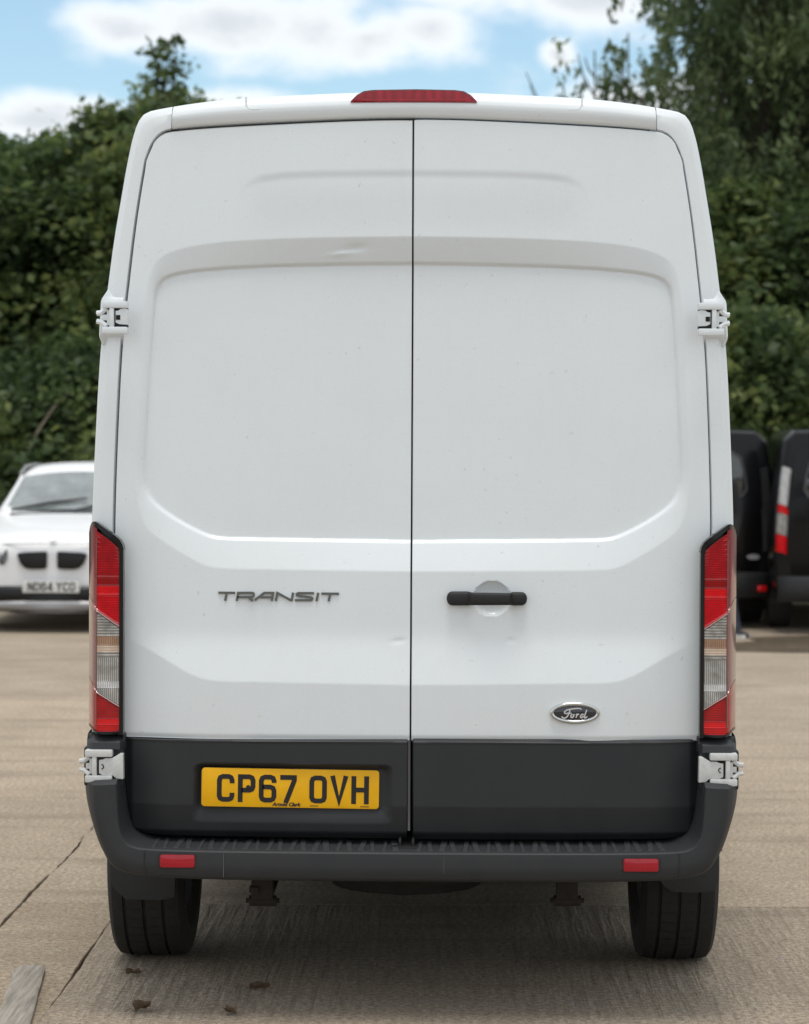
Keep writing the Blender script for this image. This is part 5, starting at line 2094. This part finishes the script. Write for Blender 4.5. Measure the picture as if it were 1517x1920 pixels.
# --- black vans
def black_van(loc, rz, label, smoked=False):
    v = empty('black_van', loc, rz)
    v.scale = (1, 1, 0.985)
    tag(v, label, 'van', 'black vans parked behind the white van')
    st = [(0.0, [(.84, .42), (.90, .50), (.925, .80), (.915, 1.10), (.880, 1.50), (.835, 1.80), (.74, 1.885), (0, 1.91)]),
          (.03, [(.88, .40), (.93, .50), (.95, .80), (.94, 1.10), (.905, 1.50), (.86, 1.82), (.76, 1.91), (0, 1.935)]),
          (.25, [(.90, .38), (.955, .5), (.975, .80), (.965, 1.10), (.925, 1.50), (.875, 1.84), (.77, 1.935), (0, 1.96)]),
          (2.2, [(.92, .30), (.97, .45), (.99, .80), (.98, 1.10), (.94, 1.50), (.885, 1.86), (.78, 1.95), (0, 1.975)]),
          (3.3, [(.92, .30), (.97, .45), (.99, .80), (.97, 1.10), (.89, 1.48), (.80, 1.82), (.68, 1.90), (0, 1.93)]),
          (4.1, [(.92, .30), (.97, .45), (.985, .78), (.96, 1.06), (.84, 1.20), (.70, 1.28), (.5, 1.31), (0, 1.32)]),
          (4.7, [(.90, .30), (.95, .42), (.95, .68), (.92, .88), (.80, .98), (.66, 1.03), (.45, 1.05), (0, 1.06)]),
          (4.95, [(.6, .30), (.68, .42), (.70, .60), (.66, .76), (.58, .84), (.5, .87), (.35, .88), (0, .88)])]
    b = loft('body', st, 'black_paint', v, 0)
    md = b.modifiers.new('round', 'BEVEL')
    md.width = 0.03
    md.segments = 3
    md.limit_method = 'ANGLE'
    md.angle_limit = R(35)

    def xo(z):
        return float(np.interp(z, [.5, .8, 1.1, 1.5, 1.8], [.90, .925, .915, .880, .835]))
    for s in (-1, 1):
        # rear door skin with a pressed window outline
        pl = [(.012, .56), (.78, .56), (xo(.8) - .12, .8), (xo(1.1) - .12, 1.1), (xo(1.5) - .10, 1.5), (xo(1.72) - .09, 1.72), (.6, 1.80), (.012, 1.835)]
        pl = [(s * a, c) for a, c in pl]
        d = G().prism(pl, -0.018, 0.02).out('rear_door', 'black_paint', v, bevel=.008)
        wl_ = [(.05, 1.30), (.05, 1.73), (.52, 1.71), (.60, 1.66), (.645, 1.50), (.665, 1.36), (.63, 1.30), (.52, 1.235), (.40, 1.215), (.05, 1.215)]
        wl_ = [(s * a, c) for a, c in wl_]
        G().prism(wl_, -.024, -.012).out('rear_window', 'glass_dark', d, bevel=.004)
        G().tube([(a, -.026, c) for a, c in wl_[1:]], .010, 6).out('window_seam', 'window_line', d)
        # tail lamp at the corner
        rows = {}
        for nm, z0, z1_, m in (('lamp_top', 1.23, 1.58, 'lens_chrome'), ('lamp_red', 1.15, 1.225, 'lens_red_bright'), ('lamp_clear', 0.95, 1.145, 'lens_clear'), ('lamp_red', 0.78, .945, 'lens_red_bright')):  # white top piece: reflected sky painted into the lens colour
            rr_ = []
            for z in np.linspace(z0, z1_, 5):
                x = xo(z)
                wd = 0.085 if z > 1.2 else .10
                rr_.append([(s * (x - wd), -.006, z - .03), (s * (x - wd * .8), -.030, z - .02), (s * (x - .015), -.026, z), (s * (x + .012), .03, z), (s * (x + .022), .12, z)])
            rows[(nm, z0)] = (rr_, m)
        base = None
        for (nm, z0), (rr_, m) in rows.items():
            g = G().grid(rr_)
            m = 'black_plastic' if smoked else m
            if base is None:
                base = g.out('tail_lamp', m, v)
            else:
                g.out(nm, m, base)
        for cy in (.95, 3.9):
            wheel(v, s * .84, cy, .33, .225, n=40, sipes=False)
        if smoked:
            G().prism(rrect(s * .80, .40, .085, .055, .012), -.125, -.08).out('reflector', 'lens_red_bright', v, bevel=.003)
        G().box((s * .98, 3.62, 1.15), (s * 1.15, 3.75, 1.42)).out('door_mirror', 'black_plastic', v, bevel=.03, seg=3)
        G().grid([[(s * .975, 3.0, 1.16), (s * .97, 3.55, 1.16), (s * .965, 3.9, 1.16)], [(s * .845, 3.0, 1.74), (s * .85, 3.3, 1.68), (s * .90, 3.62, 1.42)]]).out('cab_window', 'glass_dark', v)
    # bumper
    rows = []
    for y, dz, k in ((.12, 0, 1.0), (-.02, 0, .99), (-.10, .01, .96), (-.115, .05, .95), (-.112, .20, .95), (-.09, .245, .955), (.0, .26, .99)):
        z = .30 + dz
        rows.append([(x * k, y + .10 * (abs(x) / .95) ** 6, z) for x in (-.95, -.93, -.85, -.6, 0, .6, .85, .93, .95)])
    bp = G().grid(rows).out('rear_bumper', 'black_plastic', v)
    g = G()
    G().box((-.6, -.075, .552), (.6, .0, .562)).out('bumper_step', 'trim_plastic', bp, smooth=False)
    # emblem and handle
    rows = [[(.73 + a_ * math.cos(t), y, .70 + b_ * math.sin(t)) for t in np.linspace(0, 2 * math.pi, 28)] for a_, b_, y in ((.062, .027, -.018), (.060, .025, -.028), (.05, .017, -.028), (.001, .001, -.027))]
    G().grid(rows).out('oval_emblem', 'silver_trim', v)
    G().tube([(-.05, -.03, .95), (.0, -.05, .95), (.14, -.05, .95), (.19, -.03, .95)], .016, 8).out('door_handle', 'black_plastic', v)
    pl_ = G().prism(rrect(.28, .70, .52, .111, .01), -.026, -.016).out('number_plate', 'plate_yellow', v, bevel=.001)
    # floor
    G().box((-.85, .1, .30), (.85, 4.6, .40)).out('underfloor', 'underside', v, smooth=False)
    return v


D1 = 22.9
xe = CAM.x + (1455 - 830) / 4500 * D1
black_van((xe - 0.95, CAM.y + D1, 0), R(1.5), 'glossy black van nearest the right flank of the white van, mostly hidden behind it', True)
D2 = 22.3
xe = CAM.x + (1456 - 830) / 4500 * D2
black_van((xe + 0.905, CAM.y + D2 - 0.1, 0), R(-5.0), 'glossy black van at the right edge of the frame showing its left tail lamp')

# ================================================================== PERSON standing beyond the white van
px_ = CAM.x + (1352 - 830) / 4500 * 21.9
person = empty('person', (px_ - 0.14, CAM.y + 21.9, 0), 0.0)
tag(person, 'person in black coat, blue jeans and white soled shoes half hidden behind the white van', 'person')


def skinned(name, verts, edges, radii, m, parent, root=0, lv=1):
    me = bpy.data.meshes.new(name)
    me.from_pydata(verts, edges, [])
    o = bpy.data.objects.new(name, me)
    col.objects.link(o)
    o.parent = parent
    me.materials.append(MATS[m])
    sk = o.modifiers.new('skin', 'SKIN')
    sk.use_smooth_shade = True
    for i, r_ in enumerate(radii):
        rr_ = r_ if isinstance(r_, tuple) else (r_, r_)
        me.skin_vertices[0].data[i].radius = rr_
        me.skin_vertices[0].data[i].use_root = (i == root)
    sb = o.modifiers.new('sub', 'SUBSURF')
    sb.levels = sb.render_levels = lv
    return o


V = [(0, 0, .93), (0, 0.01, 1.10), (0, 0.015, 1.28), (0, 0.01, 1.40), (0, 0, 1.50), (0, -0.015, 1.56), (0, -0.02, 1.66), (0, -0.015, 1.73),
     (-.10, 0, .88), (-.11, 0, .50), (-.12, 0.01, .09), (.10, 0, .88), (.165, 0, .50), (.26, 0.01, .09),
     (-.19, 0.01, 1.41), (-.25, 0.03, 1.13), (-.22, -0.06, .92), (.19, 0.01, 1.41), (.25, 0.03, 1.13), (.22, -0.06, .92)]
E_ = [(0, 1), (1, 2), (2, 3), (3, 4), (4, 5), (5, 6), (6, 7), (0, 8), (8, 9), (9, 10), (0, 11), (11, 12), (12, 13), (3, 14), (14, 15), (15, 16), (3, 17), (17, 18), (18, 19)]
RD = [(.15, .10), (.14, .10), (.14, .10), (.10, .07), (.055, .055), (.07, .08), (.075, .095), (.055, .07), (.085, .085), (.06, .06), (.04, .045), (.085, .085), (.06, .06), (.04, .045),
      (.035, .035), (.035, .035), (.03, .03), (.035, .035), (.035, .035), (.03, .03)]
skinned('body', V, E_, RD, 'skin', person)
# jeans
for s in (-1, 1):
    rows = []
    for z, rx, x, y in [(.95, .115, .085, 0), (.80, .105, .10, 0), (.52, .080, .12, 0), (.48, .080, .12, 0), (.25, .068, .132, .005), (.12, .062, .14, .008), (.085, .066, .14, .006)]:
        x = x + (0.12 * (0.95 - z) / 0.86 if s > 0 else 0)
        rows.append([(s * x + rx * math.cos(a), y + rx * 1.05 * math.sin(a), z) for a in np.linspace(0, 2 * math.pi, 18)[:-1]])
    G().grid(rows, close=True).out('trouser_leg', 'denim', person)
    # shoe pointing outwards
    rows = []
    ang = R(-62) if s > 0 else R(-120)
    c, sn = math.cos(ang), math.sin(ang)
    for t, w, h in [(-.09, .030, .06), (-.075, .040, .105), (-.02, .042, .12), (.05, .046, .085), (.12, .050, .062), (.17, .046, .052), (.20, .026, .040)]:
        row = []
        for k in range(12):
            a = math.pi * k / 11
            lx, lz = w * math.cos(a), .028 + (h - .028) * math.sin(a) ** .8
            row.append((s * .14 + (.12 if s > 0 else 0) + t * c - lx * sn, .0 + t * sn + lx * c, lz))
        rows.append(row)
    sh = G().grid(rows).out('shoe', 'shoe_black', person)
    rows = []
    for t, w in [(-.098, .020), (-.085, .036), (-.02, .042), (.06, .047), (.13, .052), (.185, .046), (.212, .020)]:
        rows.append([(s * .14 + (.12 if s > 0 else 0) + t * c - q * w * sn, t * sn + q * w * c, z) for q, z in ((-1, .002), (-1.06, .030), (1.06, .030), (1, .002))])
    g = G().grid(rows)
    g.grid([[r_[0] for r_ in rows], [r_[3] for r_ in rows]])
    g.f.append(tuple(range(4)))
    g.out('shoe_sole', 'shoe_sole', sh, sharp=30)
# coat: body and sleeves with hands in the pockets
rows = []
for z, rx, ry in [(.47, .285, .20), (.60, .27, .19), (.80, .245, .175), (.98, .225, .16), (1.15, .215, .15), (1.32, .225, .15), (1.42, .205, .125), (1.48, .11, .085), (1.53, .085, .085), (1.56, .088, .09)]:
    rows.append([(rx * math.cos(a) * (1 + .03 * math.sin(3 * a)), ry * math.sin(a), z) for a in np.linspace(0, 2 * math.pi, 28)[:-1]])
ct = G().grid(rows, close=True).out('coat', 'coat_cloth', person)
for s in (-1, 1):
    G().tube([(s * .16, 0.0, 1.44), (s * .215, .01, 1.38), (s * .27, .035, 1.15), (s * .265, .0, 1.05), (s * .235, -.09, .93), (s * .215, -.12, .88)], [.06, .078, .066, .06, .055, .05], 12).out('sleeve', 'coat_cloth', ct)
# hair and face
rows = []
for z, r_, y in [(1.60, .085, .025), (1.66, .095, .012), (1.72, .094, .0), (1.77, .075, -.005), (1.80, .03, -.008), (1.803, .002, -.008)]:
    rows.append([(r_ * math.cos(a), y + r_ * 1.12 * math.sin(a) + (.012 if math.sin(a) < -.3 and z < 1.73 else 0) * 2, z) for a in np.linspace(0, 2 * math.pi, 24)[:-1]])
G().grid(rows, close=True).out('hair', 'hair', person)
hd = G()
hd.tube([(0, -.098, 1.675), (0, -.122, 1.635), (0, -.104, 1.628)], [.008, .014, .010], 8)
hd.out('nose', 'skin', person)
G().tube([(-.024, -.100, 1.600), (0, -.106, 1.602), (.024, -.100, 1.600)], .006, 6).out('mouth', 'reflector_red' if False else 'skin', person)
for s in (-1, 1):
    G().tube([(s * .030, -.090, 1.668), (s * .030, -.103, 1.668)], [.010, .006], 8).out('eye', 'shoe_black', person)
    G().tube([(s * .078, -.01, 1.62), (s * .088, .0, 1.65), (s * .080, .005, 1.68)], [.012, .016, .012], 6).out('ear', 'skin', person)

bpy.context.view_layer.update()
